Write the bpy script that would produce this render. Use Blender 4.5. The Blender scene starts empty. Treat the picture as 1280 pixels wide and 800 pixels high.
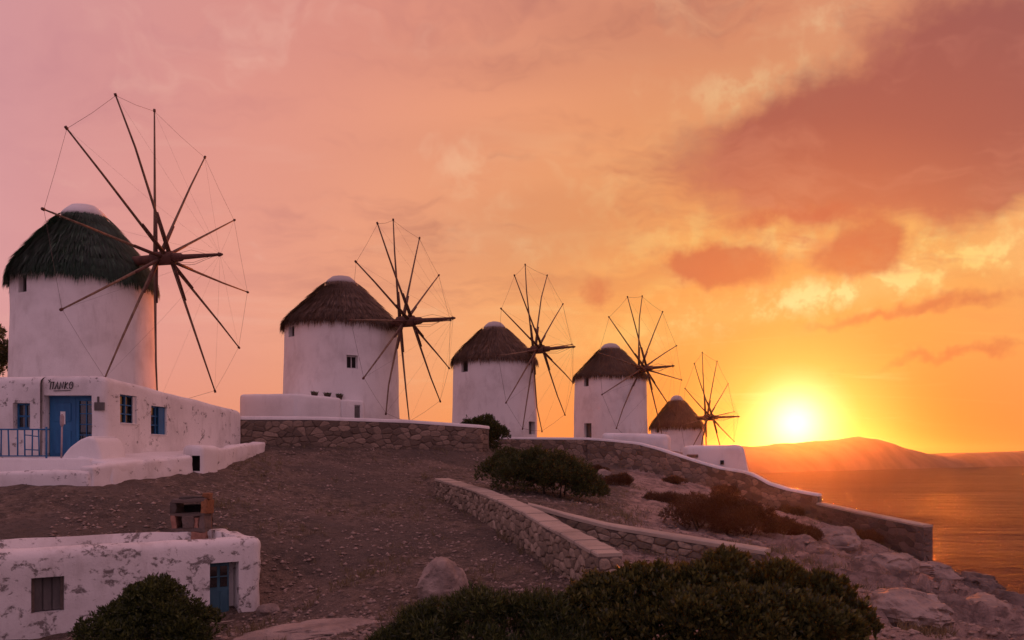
import bpy, bmesh, math, random
import numpy as np
from mathutils import Vector, Matrix, noise, geometry
R = math.radians
random.seed(7)
sc = bpy.context.scene

# ------------------------------------------------------------------ camera, sky, sun, exposure
F = 960.0                      # focal length in photo pixels (1280 wide)
HORIZON = 574.0                # photo row of the horizon
def G(px, py, d):              # photo pixel + distance along the view axis -> world point (camera at origin, looking +Y)
    return Vector(((px - 640) / F * d, d, (HORIZON - py) / F * d))
cam = bpy.data.cameras.new('camera'); camo = bpy.data.objects.new('camera', cam)
sc.collection.objects.link(camo); sc.camera = camo
camo.rotation_euler = (R(90), 0, 0)
cam.sensor_width = 36; cam.lens = 27; cam.shift_y = (HORIZON - 400) / 1280
cam.clip_start = 0.1; cam.clip_end = 20000

SUN = Vector((355 / F, 1.0, 46 / F)).normalized()
SUN_EL = math.asin(SUN.z); SUN_AZ = math.atan2(SUN.x, SUN.y)
sun = bpy.data.lights.new('sun', 'SUN'); suno = bpy.data.objects.new('sun', sun)
sc.collection.objects.link(suno)
sun.energy = 2.8; sun.angle = R(1.2); sun.color = (1.0, 0.19, 0.025)
suno.rotation_euler = (-SUN).to_track_quat('-Z', 'Y').to_euler()
sc.view_settings.view_transform = 'Standard'; sc.view_settings.look = 'None'
sc.view_settings.exposure = 0; sc.view_settings.gamma = 1
HAZE_DENSITY = 0.0001; HAZE_G = 0.91
sc.cycles.max_bounces = 5; sc.cycles.diffuse_bounces = 2; sc.cycles.glossy_bounces = 2; sc.cycles.volume_bounces = 0; sc.cycles.transmission_bounces = 2

def srgb(r, g, b):
    f = lambda c: ((c / 255 + 0.055) / 1.055) ** 2.4 if c > 10 else c / 255 / 12.92
    return (f(r), f(g), f(b), 1)

class N:                       # small node-graph helper
    def __init__(s, nt): s.nt = nt
    def new(s, t, **kw):
        n = s.nt.nodes.new(t)
        for k, v in kw.items(): setattr(n, k, v)
        return n
    def put(s, sock, v):
        if hasattr(v, 'is_output'): s.nt.links.new(v, sock)
        elif v is not None: sock.default_value = v
    def m(s, op, a, b=None, c=None, clamp=False):
        n = s.new('ShaderNodeMath', operation=op, use_clamp=clamp)
        for i, v in enumerate((a, b, c)): s.put(n.inputs[i], v)
        return n.outputs[0]
    def v(s, op, a, b=None):
        n = s.new('ShaderNodeVectorMath', operation=op); s.put(n.inputs[0], a)
        if op == 'SCALE': s.put(n.inputs['Scale'], b)
        else: s.put(n.inputs[1], b)
        return n.outputs['Value'] if op in ('DOT_PRODUCT', 'LENGTH') else n.outputs[0]
    def ramp(s, x, stops, mode='LINEAR'):
        n = s.new('ShaderNodeValToRGB'); n.color_ramp.interpolation = mode
        e = n.color_ramp.elements
        while len(e) < len(stops): e.new(0.5)
        for el, (p, c) in zip(e, stops):
            el.position = p; el.color = c if not isinstance(c, (int, float)) else (c, c, c, 1)
        s.put(n.inputs[0], x); return n.outputs[0]
    def step(s, x, a, b):
        n = s.new('ShaderNodeMapRange', interpolation_type='SMOOTHSTEP')
        s.put(n.inputs[0], x); n.inputs[1].default_value = a; n.inputs[2].default_value = b
        return n.outputs[0]
    def mix(s, f, a, b, t='MIX'):
        n = s.new('ShaderNodeMix', data_type='RGBA', blend_type=t)
        s.put(n.inputs[0], f); s.put(n.inputs[6], a); s.put(n.inputs[7], b); return n.outputs[2]
    def noise(s, vec, scale, detail=3, rough=0.5, dist=0.0, out='Fac'):
        n = s.new('ShaderNodeTexNoise'); s.put(n.inputs['Vector'], vec)
        n.inputs['Scale'].default_value = scale; n.inputs['Detail'].default_value = detail
        n.inputs['Roughness'].default_value = rough; n.inputs['Distortion'].default_value = dist
        return n.outputs[out]

def make_world():
    w = bpy.data.worlds.new('World'); sc.world = w; w.use_nodes = True
    nt = w.node_tree; nt.nodes.clear(); n = N(nt)
    tc = n.new('ShaderNodeTexCoord'); d = n.v('NORMALIZE', tc.outputs['Generated'])
    sep = n.new('ShaderNodeSeparateXYZ'); nt.links.new(d, sep.inputs[0])
    z = sep.outputs[2]
    cosang = n.v('DOT_PRODUCT', d, tuple(SUN))
    ang = n.m('DIVIDE', n.m('ARCCOSINE', n.m('MINIMUM', cosang, 0.99999)), math.pi)     # 0..1 for 0..180 degrees from the sun
    a = lambda deg: deg / 180
    clear = n.ramp(ang, [(0, srgb(255, 244, 214)), (a(2.2), srgb(255, 214, 136)), (a(4), srgb(250, 176, 80)), (a(8), srgb(246, 160, 72)),
                         (a(14), srgb(246, 162, 84)), (a(22), srgb(247, 168, 106)), (a(32), srgb(242, 163, 124)),
                         (a(44), srgb(233, 157, 142)), (a(60), srgb(216, 156, 164)), (a(95), srgb(194, 154, 168)), (a(180), srgb(180, 150, 170))])
    high = n.ramp(ang, [(0, srgb(250, 170, 90)), (a(25), srgb(238, 156, 112)), (a(40), srgb(224, 146, 128)), (a(70), srgb(204, 152, 166)), (a(180), srgb(172, 148, 180))])
    col = n.mix(n.step(z, 0.18, 0.6), clear, high)
    # wind-warped direction, so cloud outlines are ragged
    wn = n.noise(d, 7.0, 3, 0.6, out='Color')
    warp = n.v('SCALE', n.v('SUBTRACT', wn, (0.5, 0.5, 0.5)), 0.055)
    wn2 = n.noise(d, 26.0, 3, 0.6, out='Color')
    warp2 = n.v('SCALE', n.v('SUBTRACT', wn2, (0.5, 0.5, 0.5)), 0.035)
    dw = n.v('ADD', n.v('ADD', d, warp), warp2)
    # plane-projected coordinates: cloud layers converge towards the horizon
    inv = n.m('DIVIDE', 1.0, n.m('ADD', n.m('ABSOLUTE', z), 0.10))
    p = n.v('SCALE', d, inv)
    soft = n.noise(p, 0.55, 3, 0.55, 0.6)
    streak = n.noise(n.v('MULTIPLY', p, (0.55, 1.5, 1.0)), 1.3, 4, 0.6, 0.8)
    fine = n.noise(d, 30.0, 4, 0.62)
    def blob(px, py, rx, ry, rot=0.0):
        c = Vector(((px - 640) / F, 1, (HORIZON - py) / F)).normalized()
        r = Vector((c.y, -c.x, 0)).normalized(); t = r.cross(c)
        r2 = r * math.cos(rot) + t * math.sin(rot); t2 = t * math.cos(rot) - r * math.sin(rot)
        aa = n.v('DOT_PRODUCT', dw, tuple(r2 * (F / rx))); bb = n.v('DOT_PRODUCT', dw, tuple(t2 * (F / ry)))
        return n.m('EXPONENT', n.m('MULTIPLY', n.m('MULTIPLY_ADD', aa, aa, n.m('MULTIPLY', bb, bb)), -1.0))
    front = n.m('GREATER_THAN', sep.outputs[1], 0.0)       # cloud bodies are described on the sunset half of the sky
    def vsum(L):
        s = L[0]
        for x in L[1:]: s = n.m('ADD', s, x)
        return n.m('MULTIPLY', s, front)
    # bright, sun-struck cloud edges
    lit = vsum([n.m('MULTIPLY', blob(1010, 372, 280, 22, R(8)), 0.7), n.m('MULTIPLY', blob(935, 118, 80, 24, R(-8)), 0.8), n.m('MULTIPLY', blob(1180, 285, 110, 34, R(24)), 0.75),
                n.m('MULTIPLY', blob(1040, 30, 60, 36, R(50)), 0.7), n.m('MULTIPLY', blob(835, 195, 55, 22, R(20)), 0.5), n.m('MULTIPLY', blob(630, 300, 70, 20, R(-10)), 0.45),
                n.m('MULTIPLY', blob(1230, 330, 150, 22, R(8)), 0.6), n.m('MULTIPLY', blob(985, 292, 160, 36, 0), 1.0)])
    litm = n.m('MULTIPLY', lit, n.m('ADD', 0.25, n.m('MULTIPLY', n.step(fine, 0.42, 0.66), 0.9)), clamp=True)
    litcol = n.ramp(ang, [(0, srgb(255, 236, 170)), (a(14), srgb(255, 208, 118)), (a(24), srgb(255, 205, 150)), (a(40), srgb(245, 190, 170)), (1, srgb(225, 180, 180))])
    general = n.step(streak, 0.56, 0.74)
    col = n.mix(n.m('MULTIPLY', general, 0.2), col, litcol)
    col = n.mix(litm, col, litcol)
    # grey-mauve cloud bodies
    dark = vsum([blob(990, 178, 125, 52, R(4)), n.m('MULTIPLY', blob(1190, 110, 170, 105, R(30)), 1.1), n.m('MULTIPLY', blob(1120, 175, 120, 46, R(10)), 0.85), n.m('MULTIPLY', blob(1245, 225, 70, 42, R(30)), 0.85)])
    puff = vsum([n.m('MULTIPLY', blob(905, 332, 70, 29, R(0)), 1.1), n.m('MULTIPLY', blob(1080, 312, 50, 31, R(16)), 1.1), n.m('MULTIPLY', blob(745, 368, 34, 28, R(60)), 0.55), n.m('MULTIPLY', blob(985, 268, 90, 14, 0), 0.62),
                 n.m('MULTIPLY', blob(1200, 440, 130, 9, R(5)), 0.6), n.m('MULTIPLY', blob(1060, 405, 100, 8, R(6)), 0.4), n.m('MULTIPLY', blob(1200, 375, 120, 16, R(5)), 0.5)])
    pd = n.v('ADD', p, n.v('SCALE', wn, 0.5))
    tex = n.noise(n.v('MULTIPLY', pd, (0.8, 1.7, 1.0)), 1.6, 5, 0.62)
    dm = n.step(n.m('ADD', n.m('ADD', dark, n.m('MULTIPLY', n.m('SUBTRACT', tex, 0.5), 1.1)), n.m('MULTIPLY', n.m('SUBTRACT', fine, 0.5), 0.5)), 0.2, 0.95)
    pm = n.step(n.m('ADD', puff, n.m('MULTIPLY', n.m('SUBTRACT', fine, 0.5), 0.7)), 0.25, 0.72)
    veil = n.m('MULTIPLY', n.m('ADD', n.m('MULTIPLY', n.step(soft, 0.46, 0.70), 0.6), n.m('MULTIPLY', n.step(tex, 0.47, 0.68), 0.55)), n.step(z, 0.06, 0.30), clamp=True)
    wisp = n.m('MULTIPLY', n.step(n.noise(n.v('MULTIPLY', pd, (1.3, 1.0, 1.0)), 1.9, 5, 0.6), 0.56, 0.74), n.step(z, 0.08, 0.25))
    col = n.mix(n.m('MULTIPLY', wisp, 0.45), col, litcol)
    darkcol = n.ramp(ang, [(0, srgb(240, 150, 80)), (a(12), srgb(224, 120, 76)), (a(20), srgb(176, 90, 74)), (a(30), srgb(146, 82, 82)), (a(45), srgb(200, 128, 128)), (a(70), srgb(186, 136, 156)), (1, srgb(156, 136, 170))])
    col = n.mix(n.m('MULTIPLY', veil, 0.55), col, darkcol)
    col = n.mix(n.m('MULTIPLY', dm, 0.92), col, darkcol)
    col = n.mix(n.m('MULTIPLY', n.m('MULTIPLY', dm, n.step(tex, 0.47, 0.66)), 0.4), col, n.ramp(ang, [(0, srgb(250, 170, 100)), (a(20), srgb(222, 136, 104)), (a(30), srgb(200, 124, 112)), (1, srgb(180, 140, 160))]))
    col = n.mix(n.m('MULTIPLY', pm, 0.85), col, n.ramp(ang, [(0, srgb(240, 150, 70)), (a(13), srgb(212, 104, 66)), (1, srgb(195, 105, 92))]))
    # smog band low over the water away from the sun
    band = n.m('MULTIPLY', n.step(z, 0.17, 0.01), n.step(ang, a(2.5), a(9)))
    col = n.mix(n.m('MULTIPLY', band, 0.85), col, n.ramp(ang, [(0, srgb(246, 136, 40)), (a(10), srgb(236, 114, 50)), (a(22), srgb(246, 146, 84)), (a(45), srgb(232, 146, 120)), (1, srgb(166, 140, 172))]))
    # the sun's own disc and its aureole
    glow = n.m('MULTIPLY', n.m('POWER', 2.718, n.m('MULTIPLY', n.m('POWER', n.m('DIVIDE', ang, a(1.6)), 2.0), -1.0)), 1.05)
    col = n.mix(1.0, col, n.mix(1.0, (1.0, 0.78, 0.40, 1), n.m('ADD', glow, n.m('MULTIPLY', n.m('EXPONENT', n.m('DIVIDE', ang, -a(2.6))), 0.08)), 'MULTIPLY'), 'ADD')
    sky = n.new('ShaderNodeTexSky', sky_type='NISHITA'); sky.sun_disc = False
    sky.sun_elevation = SUN_EL; sky.sun_rotation = SUN_AZ
    b1 = n.new('ShaderNodeBackground'); nt.links.new(col, b1.inputs[0]); b1.inputs[1].default_value = 0.97
    b2 = n.new('ShaderNodeBackground'); nt.links.new(sky.outputs[0], b2.inputs[0]); b2.inputs[1].default_value = 0.006
    ad = n.new('ShaderNodeAddShader'); nt.links.new(b1.outputs[0], ad.inputs[0]); nt.links.new(b2.outputs[0], ad.inputs[1])
    out = n.new('ShaderNodeOutputWorld'); nt.links.new(ad.outputs[0], out.inputs[0])
make_world()

# ------------------------------------------------------------------ helpers
COL = sc.collection
def link(name, data, parent=None, label=None, cat=None, group=None, kind=None):
    o = bpy.data.objects.new(name, data); COL.objects.link(o)
    if parent is not None: o.parent = parent
    if label: o['label'] = label
    if cat: o['category'] = cat
    if group: o['group'] = group
    if kind or cat: o['kind'] = kind or 'thing'
    return o
def mesh_np(name, verts, faces, mat, smooth=True):       # faces: (n,k) array or list
    me = bpy.data.meshes.new(name)
    verts = np.asarray(verts, dtype=np.float32)
    if isinstance(faces, np.ndarray):
        n, k = faces.shape
        me.vertices.add(len(verts)); me.vertices.foreach_set('co', verts.ravel())
        me.loops.add(n * k); me.loops.foreach_set('vertex_index', faces.astype(np.int32).ravel())
        me.polygons.add(n); me.polygons.foreach_set('loop_start', np.arange(0, n * k, k, dtype=np.int32))
        me.polygons.foreach_set('loop_total', np.full(n, k, dtype=np.int32))
        me.update(calc_edges=True)
    else:
        me.from_pydata([tuple(map(float, v)) for v in verts], [], faces)
    me.materials.append(mat)
    if smooth: me.polygons.foreach_set('use_smooth', np.ones(len(me.polygons), dtype=bool))
    return me
def bm_mesh(name, bm, mat, smooth=False):
    me = bpy.data.meshes.new(name); bm.to_mesh(me); bm.free(); me.materials.append(mat)
    if smooth: me.polygons.foreach_set('use_smooth', np.ones(len(me.polygons), dtype=bool))
    return me
def empty(name, loc, label, cat, group=None):
    o = link(name, None, None, label, cat, group); o.location = loc; o.empty_display_size = 0.2; return o
def box_bm(bm, c, s, rz=0.0, bev=0.0, seg=2):
    M = Matrix.Translation(c) @ Matrix.Rotation(rz, 4, 'Z') @ Matrix.Diagonal((s[0], s[1], s[2], 1))
    r = bmesh.ops.create_cube(bm, size=1, matrix=M)
    if bev:
        vs = set(r['verts']); es = [e for e in bm.edges if e.verts[0] in vs and e.verts[1] in vs]
        bmesh.ops.bevel(bm, geom=es, offset=bev, segments=seg, profile=0.5, affect='EDGES')
def box(name, c, s, mat, parent, rz=0.0, bev=0.0):
    bm = bmesh.new(); box_bm(bm, Vector(c), s, rz, bev)
    o = link(name, bm_mesh(name, bm, mat), parent); o.matrix_parent_inverse = parent.matrix_world.inverted() if parent else Matrix(); return o
def tube_arrays(pts, rads, sides=7):
    pts = [Vector(p) for p in pts]; V = []; Fc = []
    for i, p in enumerate(pts):
        t = (pts[min(i + 1, len(pts) - 1)] - pts[max(i - 1, 0)]).normalized()
        u = t.cross(Vector((0, 0, 1)));
        if u.length < 1e-3: u = Vector((1, 0, 0))
        u.normalize(); w = t.cross(u)
        for k in range(sides):
            a = 2 * math.pi * k / sides
            V.append(p + (u * math.cos(a) + w * math.sin(a)) * rads[i])
    for i in range(len(pts) - 1):
        for k in range(sides):
            a = i * sides + k; b = i * sides + (k + 1) % sides
            Fc.append((a, b, b + sides, a + sides))
    Fc.append(tuple(range(sides))[::-1]); Fc.append(tuple(range((len(pts) - 1) * sides, len(pts) * sides)))
    return V, Fc
def tube(name, pts, rads, mat, parent, sides=7):
    if not isinstance(rads, (list, tuple)): rads = [rads] * len(pts)
    V, Fc = tube_arrays(pts, rads, sides)
    return link(name, mesh_np(name, V, Fc, mat), parent)
def lathe(name, prof, seg, mat, c=(0, 0), wob=0.0, seed=0, cap=True):
    V = []; Fc = []
    for j, (r, z) in enumerate(prof):
        for k in range(seg):
            a = 2 * math.pi * k / seg
            rr = r
            if wob: rr += wob * noise.noise(Vector((math.cos(a) * 1.6, math.sin(a) * 1.6, z * 0.6 + seed)))
            V.append((c[0] + rr * math.cos(a), c[1] + rr * math.sin(a), z))
    for j in range(len(prof) - 1):
        for k in range(seg):
            a = j * seg + k; b = j * seg + (k + 1) % seg
            Fc.append((a, b, b + seg, a + seg))
    if cap: Fc.append(tuple(range(seg))[::-1]); Fc.append(tuple(range((len(prof) - 1) * seg, len(prof) * seg)))
    return mesh_np(name, V, Fc, mat)
def prism(poly, z0, z1, bev=0.2, seg=3, sub=0.0, wob=0.0, seed=0):  # footprint -> rounded, slightly uneven plaster solid; z0,z1 numbers or f(x,y)
    f0 = z0 if callable(z0) else (lambda x, y: z0); f1 = z1 if callable(z1) else (lambda x, y: z1)
    bm = bmesh.new()
    lo = [bm.verts.new((x, y, f0(x, y))) for x, y in poly]; hi = [bm.verts.new((x, y, f1(x, y))) for x, y in poly]
    n = len(poly); bm.faces.new(lo[::-1]); bm.faces.new(hi)
    for i in range(n): bm.faces.new((lo[i], lo[(i + 1) % n], hi[(i + 1) % n], hi[i]))
    bmesh.ops.recalc_face_normals(bm, faces=bm.faces)
    if bev:
        es = [e for e in bm.edges if not (e.verts[0] in lo and e.verts[1] in lo)]
        bmesh.ops.bevel(bm, geom=es, offset=bev, segments=seg, profile=0.5, affect='EDGES')
    if sub:
        bmesh.ops.triangulate(bm, faces=[f for f in bm.faces if len(f.verts) > 4])
        for _ in range(4):
            es = [e for e in bm.edges if e.calc_length() > sub]
            if not es: break
            bmesh.ops.subdivide_edges(bm, edges=es, cuts=1, use_grid_fill=True)
            bmesh.ops.triangulate(bm, faces=[f for f in bm.faces if len(f.verts) > 4])
    if wob:
        bm.normal_update()
        for v in bm.verts:
            k = noise.noise(v.co * 1.3 + Vector((seed, 0, 0))) + 0.5 * noise.noise(v.co * 3.1 + Vector((0, seed, 0)))
            v.co += v.normal * wob * k
    return bm
def cut(me, cutters, mat):                               # boolean openings; cutters: list of (centre, size, rz)
    o = bpy.data.objects.new('tmp', me); COL.objects.link(o)
    for c, s, rz in cutters:
        bm = bmesh.new(); box_bm(bm, Vector(c), s, rz); cm = bpy.data.meshes.new('c'); bm.to_mesh(cm); bm.free()
        co = bpy.data.objects.new('c', cm); COL.objects.link(co)
        md = o.modifiers.new('b', 'BOOLEAN'); md.object = co; md.operation = 'DIFFERENCE'; md.solver = 'EXACT'
    bpy.context.view_layer.update()
    ev = o.evaluated_get(bpy.context.evaluated_depsgraph_get())
    res = bpy.data.meshes.new_from_object(ev)
    for md in list(o.modifiers):
        c = md.object; bpy.data.objects.remove(c)
    bpy.data.objects.remove(o)
    res.materials.clear(); res.materials.append(mat)
    for p in res.polygons: p.material_index = 0
    return res
def shade_auto(me, ang=40):
    me.polygons.foreach_set('use_smooth', np.ones(len(me.polygons), dtype=bool))
    bm = bmesh.new(); bm.from_mesh(me)
    for e in bm.edges:
        e.smooth = not (len(e.link_faces) == 2 and e.calc_face_angle(0) > R(ang))
    bm.to_mesh(me); bm.free()

# ------------------------------------------------------------------ materials
def new_mat(name):
    m = bpy.data.materials.new(name); m.use_nodes = True
    nt = m.node_tree; n = N(nt); b = nt.nodes['Principled BSDF']
    return m, n, b
def bump(n, b, h, strength, dist):
    bn = n.new('ShaderNodeBump'); n.put(bn.inputs['Height'], h); bn.inputs['Strength'].default_value = strength; bn.inputs['Distance'].default_value = dist
    n.nt.links.new(bn.outputs[0], b.inputs['Normal'])
def coords(n): return n.new('ShaderNodeTexCoord').outputs['Object']
def plaster(name, base=(0.82, 0.79, 0.765), dirt=(0.42, 0.37, 0.34), amount=0.35, peel=0.0, seed=0.0):
    m, n, b = new_mat(name); p = n.v('ADD', coords(n), (seed, seed * 2, 0))
    big = n.noise(p, 0.55, 5, 0.6); mid = n.noise(n.v('MULTIPLY', p, (1, 1, 0.28)), 2.2, 6, 0.7); fine = n.noise(p, 22, 4, 0.6)
    c = n.mix(n.m('MULTIPLY', n.step(big, 0.42, 0.75), amount), base + (1,), dirt + (1,))
    c = n.mix(n.m('MULTIPLY', n.step(mid, 0.5, 0.78), amount * 0.9), c, dirt + (1,))
    c = n.mix(n.m('MULTIPLY', n.step(fine, 0.55, 0.8), 0.16), c, (0.5, 0.47, 0.44, 1))
    h = n.m('ADD', n.m('MULTIPLY', mid, 0.6), n.m('MULTIPLY', fine, 0.35))
    if peel:
        flake = n.noise(n.v('MULTIPLY', p, (1, 1, 1.3)), 2.3, 7, 0.68, 0.4)
        speck = n.noise(p, 7.5, 5, 0.7, 0.5)
        k = n.step(n.m('ADD', n.m('MULTIPLY', flake, 0.65), n.m('MULTIPLY', speck, 0.35)), 0.60 - peel, 0.67 - peel)
        c = n.mix(n.m('MULTIPLY', k, 0.85), c, n.mix(speck, (0.03, 0.032, 0.026, 1), (0.2, 0.155, 0.14, 1)))
        h = n.m('SUBTRACT', h, n.m('MULTIPLY', k, 0.5))
    n.put(b.inputs['Base Color'], c); b.inputs['Roughness'].default_value = 0.9
    bump(n, b, h, 0.55, 0.05); return m
def stone_mat(name, a, c2, c3):
    m, n, b = new_mat(name); p = coords(n)
    rnd = n.new('ShaderNodeObjectInfo').outputs['Random']
    base = n.ramp(rnd, [(0, a + (1,)), (0.5, c2 + (1,)), (1, c3 + (1,))])
    no = n.noise(p, 9, 6, 0.65); c = n.mix(n.m('MULTIPLY', n.step(no, 0.4, 0.72), 0.55), base, (0.10, 0.085, 0.075, 1))
    n.put(b.inputs['Base Color'], c); b.inputs['Roughness'].default_value = 0.92
    bump(n, b, n.noise(p, 14, 6, 0.7), 0.8, 0.05); return m
def simple(name, c1, c2, scale=6, rough=0.8, bs=0.4, bd=0.02, stretch=(1, 1, 1), metal=0):
    m, n, b = new_mat(name); p = n.v('MULTIPLY', coords(n), stretch)
    no = n.noise(p, scale, 5, 0.6)
    n.put(b.inputs['Base Color'], n.mix(n.step(no, 0.3, 0.7), c1 + (1,), c2 + (1,)))
    b.inputs['Roughness'].default_value = rough; b.inputs['Metallic'].default_value = metal
    if bs: bump(n, b, no, bs, bd)
    return m
def leaf_mat(name, c1, c2, c3):
    m, n, b = new_mat(name)
    r = n.new('ShaderNodeNewGeometry').outputs['Random Per Island']
    n.put(b.inputs['Base Color'], n.ramp(r, [(0, c1 + (1,)), (0.55, c2 + (1,)), (1, c3 + (1,))]))
    b.inputs['Roughness'].default_value = 0.55
    tr = n.new('ShaderNodeBsdfTranslucent'); tr.inputs[0].default_value = c3 + (1,)
    mx = n.new('ShaderNodeMixShader'); mx.inputs[0].default_value = 0.22
    out = n.nt.nodes['Material Output']
    n.nt.links.new(b.outputs[0], mx.inputs[1]); n.nt.links.new(tr.outputs[0], mx.inputs[2]); n.nt.links.new(mx.outputs[0], out.inputs[0])
    return m
M = {}
M['tower'] = plaster('tower_plaster', amount=0.5, seed=1)
M['house'] = plaster('house_plaster', amount=0.3, seed=3, base=(0.82, 0.79, 0.77))
M['worn'] = plaster('worn_plaster', amount=0.65, peel=0.07, seed=5, base=(0.78, 0.745, 0.72))
M['flaky'] = plaster('flaky_plaster', amount=0.5, peel=0.042, seed=8, base=(0.82, 0.78, 0.755))
M['coping'] = plaster('whitewash', amount=0.35, seed=11, base=(0.8, 0.76, 0.735))
M['greycoping'] = plaster('cement_coping', amount=0.5, seed=13, base=(0.46, 0.37, 0.29), dirt=(0.22, 0.17, 0.13))
M['stone'] = stone_mat('wall_stone', (0.12, 0.082, 0.06), (0.22, 0.155, 0.112), (0.36, 0.255, 0.19))
M['palestone'] = stone_mat('pale_stone', (0.17, 0.125, 0.085), (0.29, 0.215, 0.15), (0.45, 0.34, 0.25))
M['shaded_weathered_stone'] = stone_mat('shaded_wall_weathered_stone', (0.06, 0.045, 0.038), (0.11, 0.08, 0.065), (0.17, 0.12, 0.1))  # seaward wall's shade put into the stone colour; chimney stones are weathered dark
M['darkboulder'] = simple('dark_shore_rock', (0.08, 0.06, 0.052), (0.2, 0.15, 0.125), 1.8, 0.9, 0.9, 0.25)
M['mortar'] = simple('mortar', (0.11, 0.085, 0.07), (0.17, 0.13, 0.105), 12, 0.95)
M['thatch_green'] = leaf_mat('green_thatch', (0.006, 0.020, 0.010), (0.017, 0.05, 0.027), (0.045, 0.105, 0.055))
M['thatch'] = leaf_mat('brown_thatch', (0.045, 0.024, 0.014), (0.11, 0.06, 0.035), (0.21, 0.12, 0.07))
M['thatch_grey'] = leaf_mat('greyed_thatch', (0.04, 0.024, 0.016), (0.09, 0.055, 0.036), (0.17, 0.11, 0.075))
M['timber'] = simple('weathered_timber', (0.13, 0.075, 0.048), (0.26, 0.16, 0.10), 5, 0.8, stretch=(1, 1, 0.3))
M['timber_red'] = simple('red_brown_timber', (0.085, 0.03, 0.02), (0.14, 0.055, 0.035), 5, 0.75)
M['rope'] = simple('rope', (0.12, 0.085, 0.07), (0.17, 0.12, 0.1), 20, 0.9, bs=0)
M['blue'] = simple('blue_paint', (0.012, 0.10, 0.24), (0.02, 0.15, 0.33), 4, 0.5, stretch=(1, 1, 0.3))
M['teal'] = simple('faded_teal_paint', (0.025, 0.09, 0.13), (0.05, 0.14, 0.19), 4, 0.65, stretch=(1, 1, 0.3))
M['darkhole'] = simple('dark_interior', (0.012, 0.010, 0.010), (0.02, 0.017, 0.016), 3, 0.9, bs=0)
M['greywood'] = simple('grey_wood', (0.09, 0.08, 0.075), (0.15, 0.135, 0.125), 5, 0.8, stretch=(1, 1, 0.3))
M['ink'] = simple('black_spray_paint', (0.012, 0.012, 0.014), (0.02, 0.02, 0.022), 10, 0.7, bs=0)
M['postpaint'] = simple('faded_pink_paint', (0.34, 0.26, 0.27), (0.46, 0.36, 0.37), 5, .8)
M['oldcap'] = plaster('weathered_cap', amount=0.5, seed=17, base=(0.5, 0.44, 0.42))
M['rust'] = simple('rusty_metal', (0.16, 0.06, 0.025), (0.28, 0.12, 0.05), 14, 0.85)
m, n, b = new_mat('window_glass'); b.inputs['Base Color'].default_value = (0.02, 0.02, 0.022, 1); b.inputs['Roughness'].default_value = 0.06; b.inputs['IOR'].default_value = 1.52
b.inputs['Specular IOR Level'].default_value = 1.0; M['glass'] = m
M['leaf'] = leaf_mat('dark_leaf', (0.012, 0.02, 0.006), (0.036, 0.054, 0.015), (0.12, 0.135, 0.028))
M['leaf_olive'] = leaf_mat('olive_leaf', (0.018, 0.024, 0.008), (0.05, 0.06, 0.016), (0.17, 0.16, 0.035))
M['leaf_dry'] = leaf_mat('dry_leaf', (0.05, 0.03, 0.017), (0.10, 0.056, 0.03), (0.19, 0.10, 0.05))
M['grass'] = leaf_mat('dry_grass', (0.09, 0.07, 0.035), (0.17, 0.13, 0.06), (0.27, 0.21, 0.11))
M['bark'] = simple('bark', (0.05, 0.035, 0.025), (0.09, 0.065, 0.045), 12, 0.9)
M['boulder'] = simple('boulder_rock', (0.20, 0.15, 0.125), (0.38, 0.29, 0.24), 1.6, 0.9, 0.9, 0.25)

# ------------------------------------------------------------------ walls as lines (x, y, top, ground in front, ground behind)
WALLS = {
 'terrace': [(-12.5, 34.8, 1.95, .62, 1.45), (-9.3, 36.0, 2.0, .6, 1.5), (-5.3, 37.9, 1.95, .5, 1.5), (-1.9, 39.6, 1.78, .42, 1.3), (-1.45, 40.6, 1.76, .4, 1.3)],
 'ridge': [(-.9, 51.6, 1.5, .35, 1.2), (5.0, 50.6, 1.42, -.05, 1.1)],
 'swoop': [(5.0, 50.4, 1.42, -.05, 1.1), (6.6, 49.8, 1.27, -.4, .9), (8.17, 49, 1.07, -.8, .7), (9.4, 48.1, .68, -1.05, .3), (10.35, 47.3, .3, -1.33, -.1), (11.4, 46.5, -.1, -1.6, -.5), (12.4, 45.8, -.43, -1.9, -.9), (13.77, 44.8, -.7, -2.38, -1.4),
           (14.1, 44.5, -.85, -2.5, -1.7), (14.75, 44, -1.3, -2.75, -2.2), (15.6, 43.2, -1.62, -3.0, -2.8), (16.84, 42, -1.88, -3.3, -3.3)],
 'seaward': [(16.84, 41.9, -2.36, -3.3, -4.2), (18.3, 39, -2.76, -4.0, -5.2), (19.5, 36, -3.07, -4.95, -6.2)],
 'track': [(-2.75, 30.2, -.76, -1.5, -.82), (-1.08, 26, -1.0, -1.9, -1.08), (0, 22, -1.21, -2.15, -1.3), (.62, 20.1, -1.41, -2.4, -2.2), (1.16, 18.5, -1.62, -2.6, -2.5), (2.0, 15.6, -1.9, -2.75, -2.7)],
 'branch': [(.45, 21.6, -1.22, -2.2, -1.4), (1.5, 21.6, -1.5, -2.3, -1.62), (2.7, 21.3, -1.78, -2.4, -1.88), (4.4, 20.3, -1.99, -2.6, -2.1), (6.3, 18.9, -2.2, -2.7, -2.3)],
}
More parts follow.
